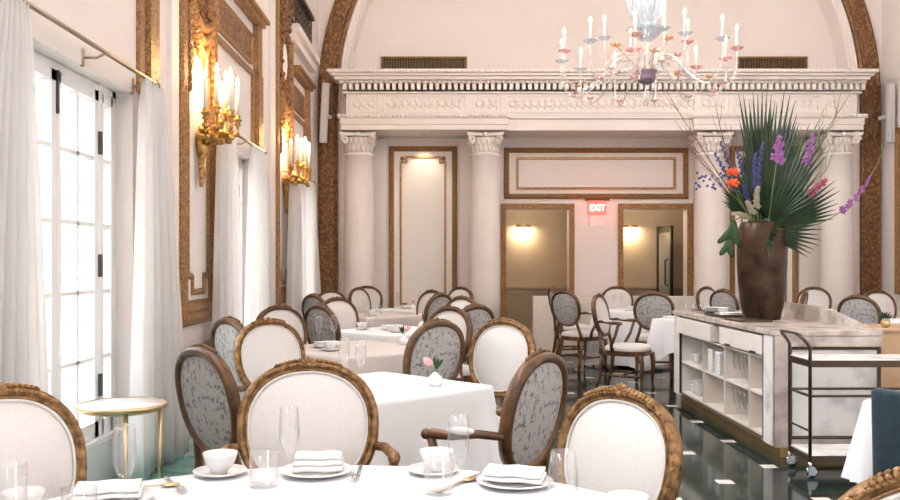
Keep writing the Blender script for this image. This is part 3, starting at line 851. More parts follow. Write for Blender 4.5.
def back_frame_mb(ribbon=False):
    n = 72; path = []
    for i in range(n):
        t = 2 * PI * i / n; x, w = oval(t); x2, w2 = oval(t + 0.01); x1, w1 = oval(t - 0.01)
        d = Vector((x2 - x1, w2 - w1)).normalized(); nn = Vector((d.y, -d.x))
        path.append((back_pt(x, w, 0), Vector((nn.x, 0, 0)) + BU * nn.y, BN))
    mb = MB().sweep(path, FPROF, False)
    for s in (-1, 1):                                # posts joining the oval to the seat
        mb.tube([(s * 0.205, 0.215, 0.40), (s * 0.20, 0.218, 0.46), (s * 0.175, 0.232, 0.54), (s * 0.155, 0.25, 0.62), (s * 0.165, 0.262, 0.68)], [0.026, 0.022, 0.019, 0.018, 0.014], 10)
    if ribbon:
        k = 46
        for i in range(k):
            t = -PI * 0.30 + (PI * 1.6) * i / (k - 1)
            x, w = oval(t, 0.006)
            q = Matrix.Rotation(-TILT, 3, 'X') @ Matrix.Rotation(-t + (0.5 if i % 2 else -0.15), 3, 'Y')
            mb.ell(back_pt(x, w, 0.022), (0.0035, 0.0045, 0.013 if i % 2 else 0.0045), q, 7, 4)
    return mb
def crest_mb(big=False):
    mb = MB(); k = 0.95 if big else 0.8
    w0 = OC + OB
    Q = Matrix.Rotation(-TILT, 3, 'X')
    for i in range(5):
        a = R(-64 + 32 * i)
        mb.ell(back_pt(0.020 * k * math.sin(a), w0 - 0.014 + 0.022 * k * math.cos(a), 0.020), (0.0075 * k, 0.008, 0.015 * k), Q @ Matrix.Rotation(a, 3, 'Y'), 8, 5)
    mb.ell(back_pt(0, w0 - 0.016, 0.026), (0.009 * k, 0.009, 0.010 * k), Q, 8, 5)
    for s in (-1, 1):
        for i in range(8 if big else 6):
            t = PI / 2 - s * (0.11 + 0.062 * i)
            x, w = oval(t)
            x2, w2 = oval(t, 0.014)
            q = Q @ Matrix.Rotation(PI / 2 - t + s * 0.45, 3, 'Y')
            mb.ell(back_pt(x, w + 0.001, 0.016), (0.013 - 0.0006 * i, 0.0085, 0.0075 - 0.0005 * i), q, 8, 5)
            mb.ell(back_pt(x2, w2, 0.023), (0.010 - 0.0005 * i, 0.006, 0.005), Q @ Matrix.Rotation(PI / 2 - t - s * 0.5, 3, 'Y'), 8, 5)
            if big: mb.ell(back_pt(x, w - 0.006, 0.024), (0.008, 0.007, 0.008), Q, 8, 5)
    return mb
def seat_outline(n=40, grow=0.0):
    pts = []
    for i in range(n):
        t = 2 * PI * i / n; c, s = math.cos(t), math.sin(t)
        x = math.copysign(abs(c) ** 0.55, c); y = math.copysign(abs(s) ** 0.6, s)
        yy = -0.02 + y * (0.235 + grow)
        wd = 0.255 - 0.04 * (yy + 0.25) / 0.48
        pts.append((x * (wd + grow), yy))
    return pts
def slab(mb, pts, z0, z1):
    n = len(pts)
    return mb.add([(x, y, z0) for x, y in pts] + [(x, y, z1) for x, y in pts], [tuple(range(n - 1, -1, -1)), tuple(range(n, 2 * n))] + [(i, (i + 1) % n, n + (i + 1) % n, n + i) for i in range(n)], False)
def cushion(mb, pts, prof):
    """prof: list of (scale, z)"""
    n = len(pts); vs, fs = [], []
    for k, z in prof:
        for x, y in pts: vs.append((x * k, -0.02 + (y + 0.02) * k, z))
    for j in range(len(prof) - 1):
        for i in range(n): fs.append((j * n + i, j * n + (i + 1) % n, (j + 1) * n + (i + 1) % n, (j + 1) * n + i))
    vs.append((0, -0.02, prof[-1][1] + 0.002)); c = len(vs) - 1; b_ = (len(prof) - 1) * n
    for i in range(n): fs.append((b_ + i, b_ + (i + 1) % n, c))
    return mb.add(vs, fs)
def make_chair(wood, arms, big=False, tip=-0.135):
    o = empty('armchair' if arms else 'dining_chair')
    fr = back_frame_mb(big).build('back_frame', wood, o)
    crest_mb(big).build('crest_carving', wood, fr)
    MB_ = dome(MB(), 0.033, 0.006, 0.030); fp = MB_.build('backrest', 'linen', o)
    pp = MB()
    pts = [back_pt(*oval(2 * PI * i / 56, 0.0385), 0.013) for i in range(56)]
    pp.tube(pts, 0.005, 6, True); pp.build('piping', 'linen', fp)
    rp = dome(MB(), 0.033, -0.012, -0.018, flip=True).build('outer_back', 'toile', o)
    rp['label'] = 'grey floral outer back'
    slab(MB(), seat_outline(), 0.385, 0.440).build('seat_frame', wood, o, 0.008)
    cushion(MB(), seat_outline(40, -0.006), [(1.0, 0.438), (1.015, 0.455), (0.99, 0.475), (0.90, 0.492), (0.7, 0.502), (0.35, 0.507)]).build('seat', 'linen', o)
    for s in (-1, 1):
        MB().tube([(s * 0.222, -0.225, 0.40), (s * 0.232, -0.238, 0.30), (s * 0.226, -0.232, 0.16), (s * 0.222, -0.232, 0.05), (s * 0.226, -0.242, 0.0)], [0.030, 0.026, 0.019, 0.016, 0.021], 10).build('leg', wood, o)
        MB().tube([(s * 0.195, 0.205, 0.41), (s * 0.196, 0.215, 0.28), (s * 0.20, 0.24, 0.12), (s * 0.206, 0.275, 0.0)], [0.026, 0.023, 0.020, 0.019], 10).build('leg', wood, o)
    st = MB()
    for s in (-1, 1): st.tube([(s * 0.226, -0.232, 0.17), (s * 0.20, 0.23, 0.17)], 0.013, 8)
    st.tube([(-0.213, 0, 0.17), (0.213, 0, 0.17)], 0.013, 8)
    st.build('stretcher', wood, o)
    if arms:
        for s in (-1, 1):
            L = 0.262 - tip; Y_ = lambda k: 0.262 - L * k
            a = MB().tube([(s * 0.228, 0.270, 0.745), (s * 0.262, Y_(0.28), 0.752), (s * 0.285, Y_(0.61), 0.74), (s * 0.292, Y_(0.89), 0.742), (s * 0.292, tip, 0.735)], [0.015, 0.016, 0.017, 0.020, 0.016], 10)
            a.ell((s * 0.292, tip + 0.006, 0.738), (0.021, 0.022, 0.021))
            am = a.build('arm', wood, o)
            MB().tube([(s * 0.245, tip + 0.105, 0.43), (s * 0.262, tip + 0.115, 0.50), (s * 0.285, tip + 0.065, 0.60), (s * 0.292, tip + 0.028, 0.725)], [0.022, 0.019, 0.016, 0.017], 10).build('arm_support', wood, am)
            if L > 0.25: MB().ell((s * 0.275, Y_(0.5), 0.758), (0.022, 0.22 * L, 0.017), Matrix.Rotation(s * 0.12, 3, 'Z')).build('arm_pad', 'linen', am)
    return o
protos = {}
def chair(x, y, ang, label, group, kind='plain', hs=1.0, first=set()):
    """(x, y): where the top of the back stands; ang: heading it faces, 0 = towards the camera"""
    if kind not in protos: protos[kind] = make_chair({'plain': 'chair_wood', 'gilt': 'chair_gilt', 'ribbon': 'chair_gilt', 'arm': 'chair_wood', 'giltarm': 'chair_gilt'}[kind], kind in ('arm', 'giltarm'), kind == 'ribbon', 0.09 if kind == 'giltarm' else -0.03)
    o = protos[kind] if kind not in first else copy_tree(protos[kind])
    first.add(kind)
    a = R(ang)
    put(o, (x + math.sin(a) * 0.31, y - math.cos(a) * 0.31, 0), a)
    o.scale = (1, 1, hs)
    tag(o, label, 'chair', group)
    return o
G1, G2, G3 = 'chairs at the round front table', 'chairs around the window side tables', 'chairs on the far side of the room'
chair(-1.22, 2.46, 52, 'gilt framed cream chair at round front table, nearest the first window', G1, 'gilt')
chair(-0.465, 3.12, 4, 'cream gilt armchair with shell crest facing us behind the round front table', G1, 'giltarm')
chair(0.548, 2.75, -55, 'cream chair with ribbon carved gilt frame behind the stemless glass', G1, 'ribbon', 0.955)
chair(0.89, 1.56, -14, 'cream chair with carved rim in front of the blue velvet chair', G1, 'ribbon', 0.985)
chair(-0.985, 3.67, 132, 'chair showing pale floral outer back beside the brass side table', G2)
chair(0.375, 3.42, -122, 'dark wood armchair with floral outer back beside first square table', G2, 'arm')
chair(0.37, 5.43, -42, 'white chair facing us behind the nearest bud vase', G2, 'gilt')
chair(-1.06, 5.45, 42, 'white gilt framed chair beyond the pale floral back, facing us', G2, 'gilt')
chair(-1.33, 5.60, 132, 'chair with pale floral outer back in front of tall gilt panel', G2)
chair(-1.32, 7.25, 44, 'brown framed beige chair beneath the second window curtains', G2)
chair(-0.03, 5.38, -135, 'chair with dark floral back at the table with pink bud vase', G2)
chair(0.06, 7.05, -44, 'cream chair mostly hidden behind a dark floral back', G2)
chair(-1.03, 7.50, 132, 'chair with grey floral back behind two champagne flutes, window side', G2)
chair(-1.06, 9.00, 42, 'white chair facing us at the third square table, window side', G2)
chair(0.27, 7.45, -138, 'chair with dark floral back in front of the second column', G2)
chair(0.20, 9.30, -44, 'white chair facing us just before the second column', G2)
chair(-1.44, 10.0, 132, 'chair with floral back near the curtain below the farther sconce', G2)
chair(-1.45, 11.6, 40, 'beige chair standing before the far corner curtain', G2)
chair(-0.03, 10.3, -130, 'small dark floral chair back before the tall gilt wall panel', G2)
chair(-0.14, 11.5, -44, 'cream chair peeking out behind a small dark floral back', G2)
chair(-1.20, 12.75, 58, 'white chair in front of the first column, the nearer one there', G2)
chair(-1.15, 13.62, 0, 'white chair in front of the first column, the farther one there', G2)
chair(0.26, 13.1, -40, 'brown topped chair at the farthest window side table', G2)
chair(1.56, 12.85, 96, 'beige chair by the end of the low partition, partly hidden', G3)
chair(1.55, 11.5, 130, 'armchair showing its pale floral oval back before the partition', G3, 'arm')
chair(1.72, 9.95, 62, 'armchair seen side on with white seat on the dark floor', G3, 'arm')
chair(2.51, 10.72, 165, 'chair with dark floral back behind the folded napkins', G3)
chair(2.58, 13.35, -6, 'white armchair facing us below the exit sign', G3, 'arm')
chair(3.86, 13.2, 36, 'white chair beyond the far end of the service station', G3)
chair(3.70, 11.9, 120, 'narrow edge-on chair just left of the bronze vase', G3)
chair(5.36, 13.0, -28, 'white chair facing us in front of the far column right of the vase', G3)
chair(4.50, 11.2, -118, 'edge-on chair right of the vase beside a white chair', G3)
chair(4.45, 9.65, 128, 'chair with pale blue floral back behind the service station', G3)
chair(5.50, 11.4, 8, 'beige chair behind the pale blue floral back', G3)

# blue velvet chair
o = empty('velvet_chair', (2.115, 3.62, 0), R(128))
def rbox_mb(x0, x1, y0, y1, z0, z1): return MB().box(x0, x1, y0, y1, z0, z1)
b_ = MB(); prof = []
for i in range(13):
    x = -0.25 + 0.5 * i / 12; prof.append((x, 0.25 - 0.05 * (x / 0.25) ** 2))
vs = []
for x, y in prof: vs += [(x, y, 0.40), (x, y + 0.09, 0.40), (x * 0.98, y + 0.05, 0.872), (x * 0.98, y + 0.12, 0.872)]
fs = []
for i in range(12):
    a, c = 4 * i, 4 * i + 4
    fs += [(a, a + 2, c + 2, c), (a + 1, c + 1, c + 3, a + 3), (a + 2, a + 3, c + 3, c + 2), (a, c, c + 1, a + 1)]
fs += [(0, 1, 3, 2), (48, 50, 51, 49)]
b_.add(vs, fs, True); b_.build('backrest', 'blue_velvet', o, 0.02)
rbox_mb(-0.26, 0.26, -0.25, 0.24, 0.34, 0.47).build('seat', 'blue_velvet', o, 0.04)
for sx_ in (-1, 1):
    for y0, y1 in ((-0.21, -0.22), (0.22, 0.26)):
        MB().tube([(sx_ * 0.22, y0, 0.35), (sx_ * 0.22, y1, 0.0)], [0.022, 0.014], 8).build('leg', 'black_metal', o)
tag(o, 'dark blue velvet chair beside the draped white tablecloth', 'chair')

# ------------------------------------------------------------------ tables and cloths
def square_outline(h, r, n=8):
    pts = []
    for cx, cy, a0 in ((h - r, h - r, 0), (-h + r, h - r, PI / 2), (-h + r, -h + r, PI), (h - r, -h + r, 3 * PI / 2)):
        for i in range(n + 1):
            a = a0 + PI / 2 * i / n; pts.append((cx + r * math.cos(a), cy + r * math.sin(a)))
    dense = []
    for i, p_ in enumerate(pts):
        q = pts[(i + 1) % len(pts)]; L = math.hypot(q[0] - p_[0], q[1] - p_[1]); k = max(1, int(L / 0.035))
        for j in range(k): dense.append((p_[0] + (q[0] - p_[0]) * j / k, p_[1] + (q[1] - p_[1]) * j / k))
    return dense
def cloth_mesh(outline, corner, side_drop, corner_drop, seed, fold=0.03, nf=22, top=0.752):
    n = len(outline); rnd = random.Random(seed); p1, p2 = rnd.uniform(0, 6), rnd.uniform(0, 6)
    nor = []
    for i in range(n):
        a, c = outline[i - 1], outline[(i + 1) % n]; d = Vector((c[0] - a[0], c[1] - a[1])).normalized(); nor.append((d.y, -d.x))
    vs, fs = [(0, 0, top)], []
    rows = []
    for k in (0.5, 0.97): rows.append([(x * k, y * k, top) for x, y in outline])
    ev = [(0.004, 0.002), (0.010, 0.008), (0.013, 0.022)]
    for off, dz in ev: rows.append([(x + nx * off, y + ny * off, top - dz) for (x, y), (nx, ny) in zip(outline, nor)])
    J = 10
    for j in range(1, J + 1):
        t = j / J; row = []
        for i in range(n):
            x, y = outline[i]; nx, ny = nor[i]; u = 2 * PI * i / n
            ck = corner(x, y); dr = side_drop + (corner_drop - side_drop) * ck ** 1.6
            wv = 0.6 * math.sin(nf * u + p1) + 0.4 * math.sin(nf * 1.7 * u + p2)
            off = 0.013 + t * (0.018 + fold * 0.8 * wv * (0.5 + 0.7 * ck) + 0.085 * ck ** 3 * min(1, dr / 0.5))
            row.append((x + nx * off, y + ny * off, top - 0.022 - (dr - 0.022) * t))
        rows.append(row)
    for r_ in rows: vs += r_
    for i in range(n): fs.append((0, 1 + i, 1 + (i + 1) % n))
    for j in range(len(rows) - 1):
        for i in range(n):
            a = 1 + j * n; fs.append((a + i, a + n + i, a + n + (i + 1) % n, a + (i + 1) % n))
    return MB().add(vs, fs)
def square_table(x, y, half, material, label, tlabel, seed, side=0.70, corn=0.735, rz=45):
    o = empty('dining_table', (x, y, 0), R(rz))
    MB().box(-half + 0.01, half - 0.01, -half + 0.01, half - 0.01, 0.715, 0.748).build('tabletop', 'light_wood', o, 0.004)
    MB().lathe([(0.05, 0.05), (0.04, 0.1), (0.04, 0.716)], 16).build('pedestal', 'black_metal', o)
    MB().lathe([(0.22, 0.0), (0.22, 0.02), (0.06, 0.05), (0.05, 0.05)], 24).build('base', 'black_metal', o)
    tag(o, tlabel, 'table', 'square dining tables')
    h = half
    corner = lambda px, py: max(0.0, (min(abs(px), abs(py)) / h - 0.35) / 0.65)
    c = cloth_mesh(square_outline(half, 0.03), corner, side, corn, seed).build('tablecloth', material)
    put(c, (x, y, 0), R(rz)); tag(c, label, 'tablecloth', 'tablecloths')
square_table(-0.345, 4.585, 0.425, 'cloth_white', 'white floor length cloth on the square table with nearest bud vase', 'square table under white cloth right behind the round front table', 1, 0.70, 0.735)
square_table(-0.65, 6.62, 0.50, 'cloth_shaded', 'shade tinted cloth on the square table with pink rose bud vase', 'square table under shade tinted cloth, second in the window row', 2, 0.218, 0.222)
square_table(-0.42, 8.40, 0.46, 'cloth_white', 'white cloth set with bowls on third square table of the window row', 'square table under white cloth, third in the window row', 3, 0.218, 0.222)
square_table(-0.85, 10.9, 0.46, 'cloth_shaded', 'shade tinted cloth on fourth square table of the window row', 'square table under shade tinted cloth, fourth in the window row', 4, 0.218, 0.222)
square_table(-0.30, 12.40, 0.48, 'cloth_white', 'white cloth on the last table before the tall gilt panel', 'square table in front of the tall gilt wall panel', 5, 0.218, 0.222)
square_table(2.56, 12.05, 0.40, 'cloth_white', 'long white cloth on the table before the low partition', 'square table before the low partition', 6)
square_table(3.05, 10.2, 0.48, 'cloth_white', 'white cloth with two folded napkins at the end of the service station', 'square table at the far end of the service station', 7, 0.36, 0.56)
square_table(4.75, 12.4, 0.44, 'cloth_white', 'white cloth seen past the bronze vase', 'square table seen past the bronze vase', 8, 0.218, 0.222)
square_table(5.75, 10.15, 0.50, 'cloth_white', 'white cloth behind the light wood cabinet', 'square table behind the light wood cabinet', 9, 0.218, 0.222)
square_table(2.55, 4.07, 0.46, 'cloth_white', 'white cloth with a corner hanging beside the blue velvet chair', 'square table beside the blue velvet chair', 10, 0.24, 0.37)
# round front table
TX, TY, TR = -0.28, 1.845, 0.925
o = empty('round_table', (TX, TY, 0))
MB().lathe([(0.0, 0.715), (TR - 0.015, 0.715), (TR - 0.01, 0.73), (TR - 0.015, 0.748), (0.0, 0.748)], 64).build('tabletop', 'light_wood', o)
MB().lathe([(0.06, 0.04), (0.05, 0.1), (0.05, 0.716)], 20).build('pedestal', 'black_metal', o)
MB().lathe([(0.32, 0.0), (0.32, 0.02), (0.08, 0.05), (0.06, 0.05)], 32).build('base', 'black_metal', o)
tag(o, 'large round dining table under the white cloth in front', 'table')
ol = [(TR * math.cos(2 * PI * i / 120), TR * math.sin(2 * PI * i / 120)) for i in range(120)]
c = cloth_mesh(ol, lambda x, y: 0.3, 0.20, 0.20, 11, 0.02, 14).build('tablecloth', 'cloth_white'); c.location = (TX, TY, 0)
tag(c, 'white cloth on the round front table', 'tablecloth', 'tablecloths')

# ------------------------------------------------------------------ tableware
TZ = 0.753
def make_flute():
    p_ = [(0.033, 0.0), (0.032, 0.002), (0.008, 0.006), (0.0045, 0.012), (0.004, 0.075), (0.007, 0.088), (0.017, 0.105), (0.026, 0.13), (0.0285, 0.155), (0.0265, 0.19), (0.024, 0.225)]
    q = [(0.0232, 0.225), (0.0257, 0.19), (0.0277, 0.155), (0.0252, 0.131), (0.016, 0.107), (0.0, 0.094)]
    return MB().lathe(p_ + q, 28, cap=False)
def make_tumbler(r=0.040, h=0.092):
    return MB().lathe([(0.0, 0.0), (r * 0.94, 0.0), (r, h * 0.1), (r, h), (r - 0.0015, h), (r - 0.002, 0.014), (0.0, 0.012)], 28, cap=False)
def make_stemless():
    return MB().lathe([(0.0, 0.0), (0.022, 0.0), (0.034, 0.02), (0.039, 0.05), (0.036, 0.10), (0.030, 0.15), (0.029, 0.15), (0.035, 0.10), (0.0375, 0.05), (0.033, 0.022), (0.02, 0.005), (0.0, 0.004)], 28, cap=False)
def make_cup():
    return MB().lathe([(0.0, 0.003), (0.020, 0.0), (0.022, 0.004), (0.027, 0.009), (0.040, 0.026), (0.0490, 0.052), (0.0505, 0.060), (0.0488, 0.060), (0.040, 0.030), (0.026, 0.012), (0.0, 0.008)], 32, cap=False)
def make_saucer(r=0.078):
    return MB().lathe([(0.0, 0.0), (r * 0.55, 0.0), (r * 0.62, 0.003), (r * 0.98, 0.013), (r, 0.015), (r * 0.97, 0.017), (r * 0.6, 0.007), (0.0, 0.005)], 36, cap=False)
def make_plate(r=0.108): return make_saucer(r)
def folded_napkin(w, d, layers, th, seed):
    mb = MB(); rnd = random.Random(seed)
    for k in range(layers):
        z0 = k * th; nx, ny = 10, 5; sx_, sy_ = w / 2 - 0.003 * k, d / 2 - 0.003 * k
        loop = []
        for i in range(16):
            t = 2 * PI * i / 16; loop.append((math.cos(t), math.sin(t)))
        vs, fs = [], []
        m_ = 12
        for i in range(m_ + 1):                       # rounded bar section along the width
            x = -sx_ + 2 * sx_ * i / m_; wob = 0.002 * math.sin(i * 0.9 + seed + k)
            for cx, cz in loop:
                yy = math.copysign(abs(cx) ** 0.35, cx) * sy_; zz = math.copysign(abs(cz) ** 0.7, cz) * th * 0.52
                vs.append((x, yy + wob, z0 + th / 2 + zz + wob * 0.5))
        for i in range(m_):
            for j in range(16): fs.append((i * 16 + j, i * 16 + (j + 1) % 16, (i + 1) * 16 + (j + 1) % 16, (i + 1) * 16 + j))
        fs += [tuple(range(15, -1, -1)), tuple(range(m_ * 16, m_ * 16 + 16))]
        mb.add(vs, fs)
    return mb
def make_fork():
    mb = MB()
    mb.tube([(0, -0.10, 0.004), (0, -0.03, 0.004), (0, 0.03, 0.006), (0, 0.045, 0.009)], [0.006, 0.0045, 0.003, 0.004], 8, flat=0.5)
    mb.ell((0, 0.058, 0.010), (0.012, 0.016, 0.002), n=10, m=4)
    for k in range(4):
        x = -0.009 + 0.006 * k
        mb.tube([(x, 0.062, 0.010), (x, 0.085, 0.008), (x, 0.108, 0.005)], [0.0018, 0.0018, 0.001], 6)
    return mb
def make_knife():
    mb = MB().tube([(0, -0.11, 0.005), (0, -0.01, 0.005)], [0.006, 0.005], 8, flat=0.5)
    mb.add([(-0.001, -0.01, 0.012), (-0.001, 0.10, 0.012), (-0.001, 0.11, 0.007), (-0.001, -0.01, 0.002), (0.001, -0.01, 0.012), (0.001, 0.10, 0.012), (0.001, 0.11, 0.007), (0.001, -0.01, 0.002)],
           [(0, 1, 2, 3), (7, 6, 5, 4), (0, 4, 5, 1), (1, 5, 6, 2), (2, 6, 7, 3), (3, 7, 4, 0)], False)
    return mb
def make_spoon():
    return MB().tube([(0, -0.10, 0.004), (0, 0.04, 0.006)], [0.006, 0.003], 8, flat=0.5).ell((0, 0.063, 0.006), (0.018, 0.027, 0.005), n=12, m=5)
PB = {}
def item(kind, maker, material, loc, label, cat, group=None, rz=0.0, name=None):
    if kind not in PB:
        o = maker().build(name or kind, material); PB[kind] = o
    else:
        o = PB[kind].copy(); COL.objects.link(o)
    put(o, loc, rz); tag(o, label, cat, group)
    return o
def flute(x, y, label, z=TZ): return item('champagne_flute', make_flute, 'glass', (x, y, z), label, 'champagne flute', 'champagne flutes')
def tumbler(x, y, label, z=TZ): return item('glass_tumbler', make_tumbler, 'glass', (x, y, z), label, 'glass', 'glass tumblers')
def cup(x, y, label, z=TZ): return item('coffee_cup', make_cup, 'porcelain', (x, y, z), label, 'cup', 'white cups')
def saucer(x, y, label, z=TZ): return item('saucer', make_saucer, 'porcelain', (x, y, z), label, 'saucer', 'white saucers')
def plate(x, y, label, z=TZ): return item('dinner_plate', make_plate, 'porcelain', (x, y, z), label, 'plate', 'white plates')
def flat_napkin(x, y, label, z, rz=0.0): return item('flat_napkin', lambda: folded_napkin(0.165, 0.12, 2, 0.014, 1), 'napkin_linen', (x, y, z), label, 'napkin', 'folded napkins', rz, 'napkin')

# near setting on the window side
plate(-0.86, 2.335, 'white plate under the napkin nearest the window chair')
flat_napkin(-0.87, 2.34, 'white folded napkin between two glasses, nearest the window chair', TZ + 0.0175, R(14))
tumbler(-0.855, 2.115, 'short glass tumbler in front of the napkin nearest the window chair')
item('water_glass', lambda: make_tumbler(0.032, 0.165), 'glass', (-0.975, 2.035, TZ), 'tall straight glass at the table edge in front of the window chair', 'glass', 'glass tumblers')
cup(-1.03, 2.21, 'white cup behind the tall straight glass')
flute(-0.775, 2.19, 'champagne flute in front of the brass side table')
item('fork', make_fork, 'silver', (-0.745, 2.50, TZ), 'silver fork beside the gold spoon', 'fork', 'forks', R(210))
item('spoon', make_spoon, 'brass', (-0.815, 2.475, TZ), 'gold spoon beside the folded napkin', 'spoon', None, R(-70))
# setting behind: cup, tumbler, flute, plate
saucer(-0.651, 2.63, 'white saucer under the cup nearest the brass side table')
cup(-0.651, 2.63, 'white cup on saucer nearest the brass side table', TZ + 0.007)
MB().ell((0, 0, 0), (0.018, 0.014, 0.011)).build('chocolate', 'cream_panel', None, 0, (-0.602, 2.585, TZ + 0.020))
tag(bpy.data.objects['chocolate'], 'small pale sweet on the saucer', 'sweet')
tumbler(-0.498, 2.50, 'short glass tumbler in front of the shell crested armchair')
flute(-0.422, 2.47, 'champagne flute in front of the shell crested armchair')
plate(-0.372, 2.645, 'white plate under the rolled napkin')
rn = folded_napkin(0.145, 0.075, 3, 0.017, 4).build('napkin', 'napkin_linen'); put(rn, (-0.365, 2.64, TZ + 0.013), R(2)); tag(rn, 'white napkin folded in a thick bar on the plate before the armchair', 'napkin', 'folded napkins')
item('fork', make_fork, 'silver', (-0.25, 2.64, TZ), 'silver fork lying alone right of the plate', 'fork', 'forks', R(180))
# next setting
saucer(-0.03, 2.655, 'white saucer under the cup before the dark armchair')
cup(-0.02, 2.66, 'white cup before the dark wood armchair', TZ + 0.007)
tumbler(-0.012, 2.42, 'short glass tumbler next to the dark armchair cup')
flute(0.040, 2.335, 'champagne flute in front of the dark wood armchair')
item('knife', make_knife, 'silver', (0.082, 2.575, TZ), 'silver knife left of the flat folded napkin', 'knife', None, R(-35))
item('spoon', make_spoon, 'silver', (0.040, 2.51, TZ), 'silver spoon beside the knife', 'spoon', None, R(-35))
plate(0.20, 2.515, 'white plate under the flat folded napkin by the dark armchair')
flat_napkin(0.20, 2.515, 'flat white folded napkin before the dark wood armchair', TZ + 0.0175, R(-14))
item('stemless_glass', make_stemless, 'glass', (0.30, 2.25, TZ), 'tall stemless glass in front of the ribbon carved chair', 'glass')
cup(0.445, 2.17, 'white cup at the lower table edge before the ribbon carved chair')

def make_bud_vase():
    o = empty('bud_vase')
    MB().lathe([(0.0, 0.0), (0.030, 0.0), (0.040, 0.022), (0.038, 0.042), (0.020, 0.058), (0.012, 0.064), (0.013, 0.070), (0.010, 0.070), (0.009, 0.062), (0.0, 0.055)], 24, cap=False).build('body', 'porcelain', o)
    return o
def make_tulip():
    o = empty('pink_tulip')
    MB().tube([(0, 0, -0.03), (-0.004, 0, 0.02), (-0.025, 0.0, 0.045)], 0.003, 6).build('stem', 'stem_green', o)
    p_ = MB()
    for k in range(5):
        a = 2 * PI * k / 5
        p_.ell((-0.036 + 0.010 * math.cos(a), 0.010 * math.sin(a), 0.058 + 0.004 * math.sin(a * 2)), (0.012, 0.012, 0.022), Matrix.Rotation(-0.6, 3, 'Y'), 8, 5)
    p_.build('petals', 'petal_pink', o)
    l_ = MB()
    for dx, dz, ry in ((0.010, 0.045, 0.25), (0.022, 0.045, 0.6), (0.0, 0.052, -0.1)): l_.ell((dx, 0.004, dz), (0.009, 0.003, 0.032), Matrix.Rotation(ry, 3, 'Y'), 8, 4)
    l_.build('leaf', 'leaf_green', o)
    return o
bv0, tl0 = make_bud_vase(), make_tulip()
for i, (x, y, l1, l2) in enumerate(((-0.04, 4.55, 'small white bud vase on the nearest square table', 'pink tulip in the nearest bud vase'),
                                    (-0.30, 6.88, 'small white bud vase on second square table', 'pink rose in bud vase on second square table'),
                                    (-0.20, 8.60, 'small white bud vase on third square table', 'pink flower in bud vase on third square table'),
                                    (-0.40, 12.2, 'small white bud vase on the last table before the gilt panel', 'pink flower on the last table before the gilt panel'))):
    v_, t_ = (bv0, tl0) if i == 0 else (copy_tree(bv0), copy_tree(tl0))
    put(v_, (x, y, TZ)); put(t_, (x, y, TZ + 0.066), 0.0 if i == 0 else R(150 * i)); tag(v_, l1, 'vase', 'bud vases'); tag(t_, l2, 'flower', 'pink bud vase flowers')

flute(-0.52, 4.74, 'champagne flute on nearest square table, the one nearer the window')
flute(-0.415, 4.55, 'champagne flute on nearest square table, just above the armchair crest')
for x, y, lab in ((-0.935, 6.78, 'champagne flute on second square table before the grey floral back'), (-0.84, 6.94, 'champagne flute on second square table, the farther of two'),
                  (-0.70, 8.30, 'champagne flute on third square table nearest the window'), (-0.62, 8.62, 'champagne flute among bowls on third square table'),
                  (-0.62, 12.4, 'champagne flute on the last table, window side'), (-0.32, 12.6, 'champagne flute on the last table beneath the gilt panel'),
                  (2.28, 12.0, 'champagne flute below the exit sign, window side'), (2.40, 12.1, 'champagne flute below the exit sign, vase side'),
                  (4.55, 12.4, 'champagne flute seen just right of the bronze vase'), (4.66, 12.5, 'second champagne flute seen right of the bronze vase'),
                  (5.12, 10.1, 'champagne flute on the table behind the wood cabinet'), (5.24, 10.25, 'second champagne flute behind the wood cabinet')):
    flute(x, y, lab)
for x, y, lab in ((-0.80, 6.40, 'on second square table beside the flutes'), (-1.08, 6.60, 'on second square table next to the grey floral chair'), (-0.76, 8.45, 'on third square table nearest the white chair'),
                  (-0.42, 8.15, 'on third square table at its near corner'), (-0.85, 10.75, 'on fourth square table'), (2.45, 11.8, 'on the table below the exit sign'), (5.32, 10.0, 'on the table behind the wood cabinet')):
    saucer(x, y, 'white saucer ' + lab); cup(x, y, 'white cup ' + lab, TZ + 0.007)
for x, y, lab in ((-0.48, 8.42, 'on third square table amid cups'), (-0.86, 6.66, 'on second square table below the flutes'), (-0.50, 12.5, 'on the last table before the gilt panel'), (2.70, 12.0, 'on the table before the low partition'), (5.5, 9.85, 'on the table behind the wood cabinet')):
    plate(x, y, 'white plate ' + lab); flat_napkin(x, y, 'folded napkin on plate ' + lab, TZ + 0.0175, R(30))
flat_napkin(2.60, 10.22, 'folded napkin at the table corner left of the service station', TZ, R(10))
flat_napkin(2.79, 10.22, 'folded napkin touching the end of the service station', TZ, R(-8))

# brass side table
o = empty('side_table', (-1.72, 4.82, 0))
t_ = MB().lathe([(0.0, 0.602), (0.232, 0.602), (0.238, 0.606), (0.238, 0.622), (0.232, 0.626), (0.224, 0.620), (0.0, 0.618)], 24, cap=False).build('table_top', 'brass', o)
MB().lathe([(0.0, 0.619), (0.225, 0.619), (0.225, 0.622), (0.0, 0.622)], 24, cap=False).build('glass_inlay', 'white_marble', t_)
for a in (5, 295, 103):
    MB().tube([(0.20 * math.cos(R(a)), 0.20 * math.sin(R(a)), 0.604), (0.20 * math.cos(R(a)), 0.20 * math.sin(R(a)), 0.0)], 0.010, 10).build('leg', 'brass', o)
MB().tube([(0.195 * math.cos(R(a)), 0.195 * math.sin(R(a)), 0.59) for a in range(0, 360, 12)], 0.006, 6, True).build('ring', 'brass', o)
tag(o, 'round brass side table in front of the first window', 'side table')

